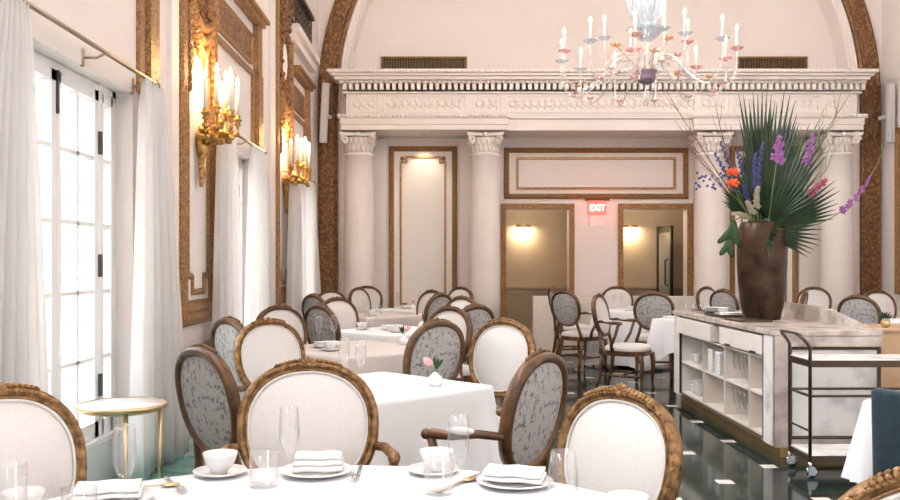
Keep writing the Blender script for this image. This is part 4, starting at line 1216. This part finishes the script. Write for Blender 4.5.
# ------------------------------------------------------------------ service station
SX0, SX1, SY0, SY1 = 2.33, 3.08, 6.33, 9.08
o = empty('service_station', (0, 0, 0))
b_ = MB()
b_.box(SX0, SX1, SY0, SY0 + 0.22, 0.08, 0.862); b_.box(SX0, SX1, SY1 - 0.22, SY1, 0.08, 0.862); b_.box(SX1 - 0.05, SX1, SY0 + 0.22, SY1 - 0.22, 0.08, 0.862)
b_.build('side_panel', 'white_marble', o, 0.003)
MB().box(SX0 - 0.012, SX1 + 0.012, SY0 - 0.012, SY1 + 0.012, 0.862, 0.902).build('countertop', 'grey_marble', o, 0.006)
b_ = MB(); b_.box(SX0 + 0.06, SX1 - 0.06, SY0 + 0.05, SY1 - 0.05, 0.0, 0.085); b_.build('plinth', 'brass_plinth', o)
b_ = MB()
b_.box(SX0 + 0.02, SX1 - 0.05, SY0 + 0.22, SY1 - 0.22, 0.08, 0.12)
b_.box(SX0 + 0.35, SX0 + 0.37, SY0 + 0.22, SY1 - 0.22, 0.12, 0.862)
b_.box(SX0 + 0.02, SX0 + 0.36, SY0 + 0.22, SY1 - 0.22, 0.675, 0.69)
for y in (6.90, 7.50, 8.12): b_.box(SX0 + 0.015, SX0 + 0.36, y - 0.010, y + 0.010, 0.12, 0.69)
b_.build('carcass', 'cream_panel', o)
b_ = MB(); b_.box(SX0 + 0.02, SX0 + 0.36, SY0 + 0.22, SY1 - 0.22, 0.40, 0.418); b_.build('shelf', 'pale_drawer', o)
b_ = MB(); poly_frame(b_, rect(SY0 + 0.22, SY1 - 0.22, 0.10, 0.86), [(0, -0.01), (0, 0.004), (0.007, 0.004), (0.007, -0.02)], lambda u, v, h: (SX0 - h, u, v), 0)
b_.build('metal_trim', 'bronze_tube', o)
d1_ = MB().box(SX0 + 0.002, SX0 + 0.33, SY0 + 0.235, 7.60, 0.70, 0.845).build('drawer', 'pale_drawer', o, 0.004)
d2_ = MB().box(SX0 - 0.035, SX0 + 0.27, 7.74, SY1 - 0.235, 0.70, 0.845).build('drawer', 'pale_drawer', o, 0.004)
hb = MB()
for y in (6.75, 7.35): hb.box(SX0 - 0.02, SX0 - 0.004, y - 0.05, y + 0.05, 0.708, 0.718)
hb.build('pull', 'black_metal', d1_)
b_ = MB(); PE = lambda u, v, h: (u, SY0 - h, v)
poly_frame(b_, rect(SX0 + 0.10, SX1 - 0.005, 0.14, 0.79), [(0, -0.005), (0, 0.012), (0.022, 0.010), (0.022, -0.02)], PE, 0); b_.build('end_bead', 'bronze_tube', o)
MB().box(SX0 + 0.0, SX1, SY0 - 0.010, SY0 + 0.02, 0.79, 0.86).box(SX0, SX0 + 0.10, SY0 - 0.010, SY0 + 0.02, 0.08, 0.79).box(SX0 + 0.1, SX1, SY0 - 0.010, SY0 + 0.02, 0.08, 0.14).build('end_facing', 'grey_marble', o)
vs, fs = [], []                                     # swooping upstand along the back edge
M = 30
for i in range(M + 1):
    t = i / M; y = 6.40 + 2.66 * t
    k = min(1.0, max(0.0, (y - 6.42) / 1.05)); z = 0.902 + 0.125 * math.sin(k * PI / 2) ** 1.2 + 0.001
    vs += [(3.035, y, 0.90), (3.035, y, z), (3.085, y, z), (3.085, y, 0.90)]
for i in range(M):
    a, c = 4 * i, 4 * i + 4
    fs += [(a, c, c + 1, a + 1), (a + 1, c + 1, c + 2, a + 2), (a + 2, c + 2, c + 3, a + 3)]
fs += [(0, 1, 2, 3), (4 * M + 3, 4 * M + 2, 4 * M + 1, 4 * M)]
MB().add(vs, fs, False).build('upstand', 'grey_marble', o)
tag(o, 'long marble service station with open shelves carrying the bronze vase', 'counter')

CZ = 0.903
for i, (x, y, lab) in enumerate(((2.42, 8.95, 'small glass at the far end of the counter, first of three'), (2.50, 8.97, 'small glass at the far end of the counter, second of three'), (2.58, 8.98, 'small glass at the far end of the counter, third of three'))):
    item('small_glass', lambda: make_tumbler(0.024, 0.075), 'glass', (x, y, CZ), lab, 'glass', 'small glasses on the counter')
def tray_mb(w, d): return MB().box(-w / 2, w / 2, -d / 2, d / 2, 0, 0.008).box(-w / 2, w / 2, -d / 2, -d / 2 + 0.01, 0.006, 0.022).box(-w / 2, w / 2, d / 2 - 0.01, d / 2, 0.006, 0.022).box(-w / 2, -w / 2 + 0.01, -d / 2, d / 2, 0.006, 0.022).box(w / 2 - 0.01, w / 2, -d / 2, d / 2, 0.006, 0.022)
t_ = tray_mb(0.34, 0.45).build('serving_tray', 'silver'); put(t_, (2.60, 8.55, CZ)); tag(t_, 'flat silver tray on the far part of the counter', 'tray', 'trays on the counter')
t_ = tray_mb(0.26, 0.40).build('serving_tray', 'bronze_tube'); put(t_, (2.53, 8.02, CZ), R(4)); tag(t_, 'dark tray holding white crockery before the vase', 'tray', 'trays on the counter')
t_ = MB().box(-0.13, 0.13, -0.17, 0.17, 0, 0.016).build('menu_folder', 'bronze_tube', None, 0.004); put(t_, (2.50, 7.38, CZ), R(6)); tag(t_, 'dark menu folder lying at the foot of the bronze vase', 'menu')
for k in range(3): item('side_plate', lambda: make_saucer(0.085), 'porcelain', (2.56, 8.56, CZ + 0.009 + k * 0.016), ('white side plate on the silver tray, ' + ('lowest', 'middle', 'topmost')[k] + ' of its stack'), 'plate', 'side plates on the silver tray')
saucer(2.52, 8.10, 'white saucer on the dark counter tray', CZ + 0.009); cup(2.52, 8.10, 'white cup on the dark counter tray', CZ + 0.016)
flat_napkin(2.55, 7.95, 'folded napkin on the dark counter tray', CZ + 0.014, R(20))

# things on the shelves
for i, (y, z, k) in enumerate(((8.62, 0.418, 2), (8.54, 0.12, 4), (8.68, 0.12, 3))):
    for j in range(k):
        cup(SX0 + 0.10, y, 'white cup inside the station, ' + ('upper shelf', 'lower shelf beside the divider', 'lower shelf far bay')[i] + ', ' + ('lowest', 'second', 'third', 'topmost')[j] + ' of its pile', z + 0.002 + j * 0.030)
for j in range(6):
    for s in range(2):
        item('stacked_napkin', lambda: folded_napkin(0.18, 0.14, 2, 0.015, 9), 'napkin_linen', (SX0 + 0.115, 7.74 + 0.215 * s, 0.4225 + j * 0.033), 'folded napkin on the upper shelf, ' + ('lowest', 'second', 'third', 'fourth', 'fifth', 'topmost')[j] + ' of the pile ' + ('nearer the flutes', 'nearer the cups')[s], 'napkin', 'napkins piled in the station', 0, 'napkin')
for r_, (z, nm) in enumerate(((0.419, 'upper'), (0.121, 'lower'))):
    for j in range(3):
        for s in range(2):
            flute(SX0 + 0.07 + 0.11 * s, 7.12 + 0.12 * j, 'champagne flute on the ' + nm + ' station shelf, ' + ('nearest', 'middle', 'farthest')[j] + ' of the ' + ('front', 'back') [s] + ' row', z)

# wood cabinet with plant pot
o = empty('wood_cabinet', (3.80, 7.15, 0))
MB().box(-0.48, 0.48, -0.25, 0.30, 0.06, 0.85).build('body', 'light_wood', o, 0.004)
MB().box(-0.50, 0.50, -0.27, 0.32, 0.85, 0.875).build('countertop', 'light_wood', o, 0.004)
MB().box(-0.45, 0.45, -0.22, 0.28, 0, 0.06).build('plinth', 'black_metal', o)
for x0, x1 in ((-0.46, -0.01), (0.01, 0.46)): MB().box(x0, x1, -0.265, -0.25, 0.09, 0.82).build('door', 'light_wood', o, 0.003)
tag(o, 'light wood cabinet behind the serving cart at the right edge', 'cabinet')
o = MB().lathe([(0.0, 0.0), (0.025, 0.0), (0.036, 0.02), (0.036, 0.05), (0.032, 0.055), (0.03, 0.05), (0.0, 0.048)], 8, cap=False).build('plant_pot', 'brass', None, 0, (3.45, 7.02, 0.876)); tag(o, 'small gold pot on the light wood cabinet', 'pot')
o = empty('succulent_plant', (3.45, 7.02, 0.92)); p_ = MB()
for i in range(18):
    a = i * 2.4; e = 0.3 + 0.9 * i / 18
    p_.ell((0.03 * math.cos(a) * math.cos(e) * 1.2, 0.03 * math.sin(a) * math.cos(e) * 1.2, 0.02 + 0.04 * math.sin(e)), (0.028, 0.009, 0.005), Matrix.Rotation(a, 3, 'Z') @ Matrix.Rotation(-e, 3, 'Y'), 6, 4)
p_.build('leaves', 'leaf_green', o); tag(o, 'small green plant in the gold pot', 'plant')
saucer(3.62, 7.0, 'white saucer on the light wood cabinet', 0.876)

# serving cart
o = empty('serving_cart', (0, 0, 0))
KX0, KX1, KY0, KY1 = 2.35, 3.25, 5.76, 6.10
f = MB()
for y in (KY0, KY1):
    MB().tube([(KX0, y, 0.09), (KX0, y, 0.83), (KX0 - 0.02, y, 0.865), (KX0 - 0.065, y + (0.02 if y == KY0 else -0.02), 0.915)], 0.011, 8).build('post', 'bronze_tube', o)
    MB().tube([(KX1, y, 0.09), (KX1, y, 0.75)], 0.011, 8).build('post', 'bronze_tube', o)
MB().tube([(KX0 - 0.065, KY0 + 0.02, 0.915), (KX0 - 0.078, KY0 + 0.05, 0.925), (KX0 - 0.078, KY1 - 0.05, 0.925), (KX0 - 0.065, KY1 - 0.02, 0.915)], 0.009, 8).build('handle', 'bronze_tube', o)
for z, mt in ((0.735, 'white_marble'), (0.125, 'white_marble')):
    fr = MB(); fr.box(KX0, KX1, KY0 - 0.012, KY0 + 0.012, z - 0.025, z + 0.018); fr.box(KX0, KX1, KY1 - 0.012, KY1 + 0.012, z - 0.025, z + 0.018); fr.box(KX0 - 0.01, KX0 + 0.012, KY0, KY1, z - 0.025, z + 0.018); fr.box(KX1 - 0.012, KX1 + 0.01, KY0, KY1, z - 0.025, z + 0.018)
    r_ = fr.build('shelf_rim', 'bronze_tube', o)
    MB().box(KX0 + 0.005, KX1 - 0.005, KY0 - 0.008, KY1 + 0.005, z - 0.005, z + 0.024).build('shelf', mt, r_, 0.003)
f = MB()
for z in (0.525,): 
    f.tube([(KX0, KY0, z), (KX1, KY0, z)], 0.009, 8); f.tube([(KX0, KY1, z), (KX1, KY1, z)], 0.009, 8); f.tube([(KX0, KY0, z), (KX0, KY1, z)], 0.009, 8); f.tube([(KX1, KY0, z), (KX1, KY1, z)], 0.009, 8)
for x in (KX0,): f.tube([(x, KY0, 0.30), (x, KY1, 0.30)], 0.007, 8)
f.build('rail', 'bronze_tube', o)
for x in (KX0, KX1):
    for y in (KY0, KY1):
        c_ = MB().tube([(x, y, 0.10), (x, y, 0.065)], 0.012, 10)
        c_.box(x - 0.016, x + 0.03, y - 0.018, y - 0.013, 0.02, 0.07); c_.box(x - 0.016, x + 0.03, y + 0.013, y + 0.018, 0.02, 0.07)
        c_ = c_.build('caster', 'chrome', o)
        wv = MB(); 
        wv.tube([(x + 0.012, y - 0.011, 0.032), (x + 0.012, y + 0.011, 0.032)], 0.032, 20)
        wv.build('wheel', 'chrome', c_)
tag(o, 'bronze tube serving cart with marble shelves in front of the service station', 'cart')

# ------------------------------------------------------------------ bronze vase and flowers
VX, VY = 2.70, 7.62
o = MB().lathe([(0.0, 0.0), (0.145, 0.0), (0.152, 0.015), (0.178, 0.14), (0.194, 0.30), (0.203, 0.46), (0.207, 0.60), (0.203, 0.70), (0.190, 0.77), (0.172, 0.815), (0.165, 0.825), (0.160, 0.82), (0.178, 0.76), (0.16, 0.70), (0.0, 0.68)], 48, cap=False).build('floor_vase', 'vase_bronze', None, 0, (VX, VY, CZ))
tag(o, 'tall dark bronze vase on the service station', 'vase')
VO = Vector((VX, VY, 1.66))                          # mouth of the vase
def V(px, pz, py=0.0): return VO + Vector((px, py, pz))
def fan_leaf(tip, root, spread, nb, length, normal, label, seed, droop=0.0):
    """fan palm leaf: stalk and pleated blades radiating from its end"""
    rnd = random.Random(seed)
    o = empty('palm_leaf', root)
    root, tip = Vector(root), Vector(tip)
    d = (tip - root); L = d.length; d.normalize()
    nrm = Vector(normal); nrm = (nrm - d * nrm.dot(d)).normalized(); sd = d.cross(nrm).normalized()
    hub = d * (L - length)
    MB().tube([(0, 0, 0), d * (L - length) * 0.5 + nrm * 0.01, hub], [0.008, 0.007, 0.006], 6).build('stalk', 'stem_green', o)
    mb = MB()
    for i in range(nb):
        a = spread * (-1 + 2 * i / (nb - 1)); ln = length * (1 - 0.22 * abs(a / max(spread, 1e-3)) ** 2) * rnd.uniform(0.92, 1.05)
        bd = d * math.cos(a) + sd * math.sin(a); bs = bd.cross(nrm); wd = 0.017
        rowL, rowC, rowR = [], [], []
        for j in range(7):
            t = j / 6; w = wd * (0.35 + 2.2 * t * (1 - t) + 0.25 * (1 - t)) * (1 - t ** 4)
            p_ = hub + bd * ln * t - nrm * (0.02 * t) + Vector((0, 0, -1)) * droop * ln * t * t * abs(math.sin(a) + 0.2)
            rowL.append(p_ - bs * w); rowC.append(p_ + nrm * w * 0.7); rowR.append(p_ + bs * w)
        vs = rowL + rowC + rowR; fs = []
        for j in range(6): fs += [(j, j + 1, 8 + j, 7 + j), (7 + j, 8 + j, 15 + j, 14 + j)]
        mb.add(vs, fs, False)
    bl = mb.build('blades', 'palm_green', o); sd_ = bl.modifiers.new('thickness', 'SOLIDIFY'); sd_.thickness = 0.002
    tag(o, label, 'palm leaf', 'fan palm leaves in the vase')
fan_leaf(V(0.03, 1.22, 0.05), V(0.0, 0.0, 0.05), R(10), 9, 1.0, (0.1, -1, 0.1), 'tallest fan palm leaf pointing straight up', 1)
fan_leaf(V(0.18, 1.15, -0.02), V(0.03, 0.0, 0.0), R(12), 9, 0.95, (-0.3, -1, 0.1), 'tall fan palm leaf leaning slightly toward the purple flowers', 2)
fan_leaf(V(-0.19, 1.19, -0.05), V(-0.02, 0.0, -0.03), R(4), 4, 0.95, (0.2, -1, 0), 'narrow spear of palm leaf standing on the side of the blue flowers', 3)
fan_leaf(V(0.38, 0.92, -0.08), V(0.04, -0.02, -0.04), R(20), 11, 0.85, (-0.5, -1, 0.3), 'fan palm leaf leaning right above the purple gladiolus', 4)
fan_leaf(V(0.52, 0.42, -0.14), V(0.06, -0.02, -0.06), R(30), 16, 0.62, (-0.3, -1, 0.5), 'fan palm leaf reaching right at middle height', 5, 0.1)
fan_leaf(V(0.42, 0.10, -0.18), V(0.06, -0.02, -0.08), R(38), 16, 0.48, (-0.2, -1, 0.6), 'low fan palm leaf drooping over the right rim', 6, 0.25)
fan_leaf(V(0.10, 0.16, -0.32), V(0.02, -0.02, -0.10), R(55), 18, 0.36, (0, -0.7, 0.8), 'short fan palm leaf drooping over the front rim', 7, 0.5)
fan_leaf(V(-0.20, 0.55, -0.16), V(-0.03, -0.02, -0.06), R(24), 11, 0.52, (0.3, -1, 0.3), 'fan palm leaf behind the blue delphiniums', 8)
fan_leaf(V(0.20, 0.62, 0.22), V(0.0, 0.0, 0.05), R(40), 15, 0.58, (0, -1, 0.1), 'broad fan palm leaf at the back of the bunch', 9)
fan_leaf(V(0.22, 0.55, -0.24), V(0.03, -0.02, -0.08), R(34), 14, 0.55, (-0.3, -1, 0.4), 'fan palm leaf at the front centre of the bunch', 10, 0.15)
for i, (tx, tz, ty, sp, ln, lab) in enumerate(((-0.34, 0.34, -0.10, 20, 0.36, 'short dark palm leaf spreading left behind the orange flowers'), (-0.06, 0.80, 0.12, 12, 0.66, 'upright palm leaf at the back beside the palm spear'), (0.30, 0.95, 0.10, 14, 0.78, 'tall palm leaf at the back leaning right'), (0.0, 0.42, -0.2, 30, 0.34, 'small palm leaf in the middle front of the bunch'))):
    fan_leaf(V(tx, tz, ty), V(0.0, -0.02, 0.02 if ty > 0 else -0.05), R(sp), 11, ln, (0.0, -1, 0.3), lab, 40 + i, 0.05)
# split leaf hanging at the left
o = empty('split_leaf', V(-0.08, 0.02, -0.08)); p_ = MB().tube([(0, 0, 0), (-0.1, -0.03, 0.1), (-0.2, -0.05, 0.05)], 0.006, 6); p_.build('stalk', 'stem_green', o)
p_ = MB()
for i in range(5):
    for s in (-1, 1):
        a = R(-100 + s * (14 + 15 * (i % 3))); base = Vector((-0.2 - 0.02 * i * 0.6, -0.05, 0.05 - 0.05 * i)); ln = 0.17 - 0.015 * i
        dv = Vector((math.cos(a), -0.15, math.sin(a)))
        p_.ell(base + dv * ln * 0.5, (ln * 0.55, 0.006, 0.028), Matrix.Rotation(-a, 3, 'Y'), 8, 4)
p_.build('blade', 'leaf_green', o); tag(o, 'glossy split leaf hanging over the left rim of the vase', 'leaf')
def stem_pts(p0, p1, bow, n=10):
    p0, p1 = Vector(p0), Vector(p1); return [p0.lerp(p1, i / n) + Vector(bow) * 4 * (i / n) * (1 - i / n) for i in range(n + 1)]
def flower_spike(tip, root, bow, t0, nfl, size, petal, label, cat, name, group, seed, t1=1.0, stemmat='stem_green'):
    rnd = random.Random(seed); root = Vector(root); pts = [p_ - root for p_ in stem_pts(root, tip, bow, 16)]
    o = empty(name, root)
    MB().tube(pts, [0.006 - 0.0035 * i / 16 for i in range(17)], 6).build('stem', stemmat, o)
    mb = MB()
    for k in range(nfl):
        t = t0 + (t1 - t0) * k / max(1, nfl - 1); f_ = t * 16; i = min(15, int(f_)); p_ = pts[i].lerp(pts[i + 1], f_ - i)
        sz = size * (1.0 - 0.45 * (k / nfl)); a0 = k * 2.4
        c0 = p_ + Vector((math.cos(a0), math.sin(a0) * 0.8 - 0.3, 0.2)) * sz * 0.7
        for q in range(5):
            a = 2 * PI * q / 5 + a0
            mb.ell(c0 + Vector((math.cos(a), -0.3, math.sin(a))) * sz * 0.6, (sz * 0.62, sz * 0.22, sz * 0.42), Matrix.Rotation(-a, 3, 'Y') @ Matrix.Rotation(rnd.uniform(-0.4, 0.4), 3, 'Z'), 7, 4)
    mb.build('blossoms', petal, o); tag(o, label, cat, group)
GL = 'gladiolus stems in the vase'
flower_spike(V(0.04, 0.73, -0.30), V(0.02, 0, -0.08), (0.0, 0, 0.02), 0.74, 8, 0.038, 'petal_purple', 'purple gladiolus at the centre front of the bunch', 'flower', 'gladiolus', GL, 1)
flower_spike(V(0.40, 0.86, -0.12), V(0.05, 0, -0.05), (0.04, 0, -0.06), 0.70, 10, 0.028, 'petal_purple', 'purple gladiolus rising to the upper right', 'flower', 'gladiolus', GL, 2, 0.93)
flower_spike(V(0.99, 0.70, -0.10), V(0.08, 0, -0.05), (0.10, 0, -0.20), 0.50, 13, 0.026, 'petal_purple', 'purple gladiolus stretching far right with curling tip', 'flower', 'gladiolus', GL, 3, 0.80)
flower_spike(V(0.47, 0.40, -0.16), V(0.07, 0, -0.06), (0.03, 0, 0.04), 0.62, 8, 0.030, 'petal_magenta', 'dark red flower spike between the right hand palm leaves', 'flower', 'flower_spike', None, 4)
DL = 'blue delphinium stems in the vase'
for i, (tx, tz, ty, lab) in enumerate(((-0.42, 0.64, -0.06, 'blue delphinium leaning farthest left'), (-0.30, 0.50, -0.14, 'blue delphinium above the orange flowers'), (-0.12, 0.62, -0.18, 'blue delphinium beside the palm spear'), (-0.03, 0.72, -0.10, 'blue delphinium in front of the tallest palm leaf'), (-0.22, 0.36, -0.2, 'short blue delphinium at the front left'), (-0.36, 0.74, -0.02, 'tall blue delphinium rising behind the leftmost one'), (-0.24, 0.66, -0.10, 'blue delphinium leaning between the orange flowers and palm spear'))):
    flower_spike(V(tx, tz, ty), V(-0.05, 0, -0.05), (-0.02, 0, 0.03), 0.42, 22, 0.019, 'petal_blue', lab, 'flower', 'delphinium', DL, 10 + i)
OR = 'orange flowers in the vase'
for i, (tx, tz, ty, lab) in enumerate(((-0.325, 0.47, -0.2, 'upper orange flower on the left of the bunch'), (-0.33, 0.38, -0.22, 'lower orange flower on the left of the bunch'))):
    flower_spike(V(tx, tz, ty), V(-0.06, 0, -0.08), (-0.02, 0, 0.02), 0.97, 3, 0.034, 'petal_orange', lab, 'flower', 'orange_flower', OR, 20 + i)
FI = 'cream filler sprays in the vase'
for i, (tx, tz, ty, lab) in enumerate(((-0.20, 0.22, -0.22, 'cream filler spray left of the vase mouth'), (-0.12, 0.34, -0.25, 'cream filler spray below the blue flowers'), (-0.30, 0.12, -0.16, 'cream filler spray hanging at the left rim'))):
    flower_spike(V(tx, tz, ty), V(-0.05, 0, -0.08), (-0.02, 0, 0.05), 0.4, 20, 0.020, 'filler_cream', lab, 'flower', 'filler_spray', FI, 30 + i)
def twig(tip, root, bow, label, material, group, seed, curl=0.0):
    rnd = random.Random(seed); root = Vector(root); o = empty('twig', root)
    pts = []
    for i in range(21):
        t = i / 20; p_ = root.lerp(Vector(tip), t) + Vector(bow) * 4 * t * (1 - t)
        p_ += Vector((math.sin(t * 17 + seed), 0.4 * math.cos(t * 13), 0.5 * math.cos(t * 15 + seed))) * curl * min(1, t * 2)
        pts.append(p_ - root)
    mb = MB().tube(pts, [0.0065 - 0.0045 * i / 20 for i in range(21)], 6)
    for k in (9, 13, 16):
        b0 = pts[k]; dv = (pts[k + 2] - pts[k]).normalized(); s = rnd.choice((-1, 1))
        mb.tube([b0, b0 + dv * 0.07 + Vector((s * 0.03, 0, 0.01)), b0 + dv * 0.16 + Vector((s * 0.05, 0, 0.03))], [0.003, 0.002, 0.0012], 5)
    mb.build('branch', material, o); tag(o, label, 'twig', group)
TW = 'bare red brown twigs in the vase'
for i, (tx, tz, lab) in enumerate(((-0.82, 1.20, 'red brown twig reaching highest on the left'), (-0.74, 0.92, 'red brown twig second from the far left'), (-0.64, 0.72, 'red brown twig lowest on the left'), (-0.42, 1.06, 'red brown twig curving above the blue flowers'), (-0.30, 0.86, 'red brown twig close to the palm spear'), (0.68, 1.12, 'red brown twig slanting to the upper right'))):
    twig(V(tx, tz, -0.03 * i), V(-0.04, 0, 0.0), (-0.06 if tx < 0 else 0.05, 0, 0.06), lab, 'twig', TW, i)
CW = 'curly green willow twigs in the vase'
for i, (tx, tz, lab) in enumerate(((0.72, 1.24, 'curly green willow twig rising highest at right'), (0.56, 1.08, 'curly green willow twig nearer the palm leaves'), (0.72, 0.80, 'curly green willow twig leaning toward the column'))):
    twig(V(tx, tz, 0.02 * i), V(0.04, 0, 0.0), (0.05, 0, -0.03), lab, 'stem_green', CW, 20 + i, 0.022)
o = empty('berry_spray', V(-0.07, 0, -0.1)); mb = MB(); rnd = random.Random(5)
mb.tube([(0, 0, 0), (-0.2, -0.08, 0.25), (-0.42, -0.1, 0.40)], [0.004, 0.003, 0.002], 5); mb.build('stem', 'stem_green', o)
for i in range(26): MB().ell((-0.42 + rnd.uniform(-0.12, 0.10), -0.1 + rnd.uniform(-0.05, 0.05), 0.40 + rnd.uniform(-0.07, 0.07)), (0.011, 0.010, 0.012), n=8, m=5).build('berry', 'petal_blue', o); tag(o, 'dark blue berry spray at the far left of the bunch', 'berries')

# ------------------------------------------------------------------ chandelier
o = empty('chandelier', (2.42, 10.7, 0))
MB().lathe([(0.012, 3.25), (0.03, 3.34), (0.05, 3.38), (0.02, 3.43), (0.02, 3.50), (0.035, 3.56), (0.02, 3.62), (0.022, 3.95), (0.05, 4.02), (0.025, 4.10), (0.025, 4.35), (0.06, 4.42), (0.03, 4.50), (0.02, 6.2), (0.015, 9.0)], 16).build('stem', 'murano', o)
MB().lathe([(0.02, 3.50), (0.09, 3.53), (0.115, 3.58), (0.10, 3.63), (0.13, 3.66), (0.125, 3.67), (0.03, 3.66)], 24).build('hub_bowl', 'glass_violet', o)
MB().lathe([(0.0, 3.26), (0.045, 3.30), (0.055, 3.35), (0.03, 3.42), (0.0, 3.44)], 16).build('pendant_drop', 'murano', o)
MB().lathe([(0.02, 4.0), (0.10, 4.04), (0.19, 4.13), (0.24, 4.16), (0.235, 4.17), (0.17, 4.14), (0.09, 4.06), (0.02, 4.03)], 32).build('upper_bowl', 'murano_blue', o)
lf = MB(); pk = MB(); ab = MB()
for i in range(12):
    a = 2 * PI * i / 12; ca, sa = math.cos(a), math.sin(a)
    for z0, L, rr in ((4.15, 0.55, 0.16), (4.30, 0.62, 0.06)):
        if z0 > 4.2 and i % 2: continue
        p0 = Vector((0.06 * ca, 0.06 * sa, z0)); p1 = p0 + Vector((rr * ca, rr * sa, L * 0.6)); p2 = p0 + Vector(((rr + 0.1) * ca, (rr + 0.1) * sa, L))
        MB().tube([p0, p0.lerp(p1, 0.5) + Vector((0.03 * ca, 0.03 * sa, 0)), p1, p2], [0.012, 0.042, 0.036, 0.005], 8, flat=0.35).build('glass_leaf', 'murano_blue', o)
    if i % 2 == 0:
        c0 = Vector((0.36 * ca, 0.36 * sa, 3.84 + 0.06 * (i % 4))); mt = 'murano_pink' if i % 4 == 0 else 'murano_amber'
        fl = MB()
        for q in range(6):
            b_ = 2 * PI * q / 6
            fl.ell(c0 + Vector((0.045 * math.cos(b_), 0.045 * math.sin(b_), 0.012)), (0.04, 0.022, 0.010), Matrix.Rotation(b_, 3, 'Z') @ Matrix.Rotation(-0.5, 3, 'Y'), 7, 4)
        fl.tube([(0.05 * ca, 0.05 * sa, 3.66), (0.2 * ca, 0.2 * sa, 3.80), c0], 0.006, 5)
        fl.build('glass_flower', mt, o)
    for t in (0.25, 0.5):
        MB().ell((t * ca, t * sa, 3.86 - 0.5 * t), (0.05, 0.018, 0.008), Matrix.Rotation(a + 0.6, 3, 'Z') @ Matrix.Rotation(0.5, 3, 'Y'), 7, 4).build('glass_leaf', 'murano_blue', o)
def chand_arm(a, rad, zc, hub_z, dip):
    ca, sa = math.cos(a), math.sin(a)
    P_ = lambda r, z: (r * ca, r * sa, z)
    ctrl = [(0.09, hub_z), (0.22, hub_z + 0.14), (0.36, hub_z + 0.13), (0.52, hub_z - 0.04), (rad * 0.68, dip + 0.06), (rad * 0.82, dip), (rad * 0.94, dip + 0.08), (rad, dip + 0.24), (rad, zc)]
    pts = []
    for i in range(len(ctrl) - 1):
        p0, p1, p2, p3 = [ctrl[min(max(k, 0), len(ctrl) - 1)] for k in (i - 1, i, i + 1, i + 2)]
        for s in range(4):
            t = s / 4
            f_ = lambda k: 0.5 * (2 * p1[k] + (p2[k] - p0[k]) * t + (2 * p0[k] - 5 * p1[k] + 4 * p2[k] - p3[k]) * t * t + (3 * p1[k] - p0[k] - 3 * p2[k] + p3[k]) * t ** 3)
            pts.append(P_(f_(0), f_(1)))
    pts.append(P_(*ctrl[-1]))
    ar = MB().tube(pts, 0.013, 8).build('arm', 'murano', o)
    c0 = (rad * ca, rad * sa, zc)
    MB().lathe([(0.012, -0.02), (0.05, 0.0), (0.085, 0.022), (0.083, 0.026), (0.045, 0.008), (0.016, 0.01), (0.02, 0.05), (0.0, 0.05)], 18, c0, cap=False).build('drip_pan', 'murano_pink' if int(a * 10) % 2 else 'murano_blue', ar)
    MB().lathe([(0.0135, 0.03), (0.0135, 0.21), (0.006, 0.215)], 12, c0).build('candle', 'candle', ar)
    MB().lathe([(0.006, 0.214), (0.017, 0.235), (0.014, 0.258), (0.0, 0.292)], 12, c0).build('bulb', 'flame', ar)
    fl = MB()
    for q in range(5):
        b_ = 2 * PI * q / 5; cc = Vector(P_(rad * 0.84, dip + 0.05))
        fl.ell(cc + Vector((0.03 * math.cos(b_), 0.03 * math.sin(b_), 0.01)), (0.032, 0.016, 0.008), Matrix.Rotation(b_, 3, 'Z') @ Matrix.Rotation(-0.5, 3, 'Y'), 7, 4)
    fl.tube([P_(rad * 0.84, dip), P_(rad * 0.84, dip + 0.05)], 0.005, 5)
    fl.build('glass_flower', 'murano_pink' if int(a * 10) % 3 else 'murano_amber', ar)
for i in range(12): chand_arm(2 * PI * (i + 0.35) / 12, 1.02, 3.84, 3.66, 3.40)
for i in range(4): chand_arm(2 * PI * (i + 0.1) / 4, 0.52, 4.02, 3.72, 3.62)
tag(o, 'large clear and pink blown glass chandelier with lit candle bulbs', 'chandelier')
for i in range(3):
    ld = bpy.data.lights.new('chandelier_glow', 'POINT'); ld.energy = 24; ld.color = (1.0, 0.85, 0.72); ld.shadow_soft_size = 0.15
    lo = bpy.data.objects.new('chandelier_glow', ld); COL.objects.link(lo); lo.parent = o; lo.location = (1.0 * math.cos(2.1 * i + 0.5), 1.0 * math.sin(2.1 * i + 0.5), 4.45)
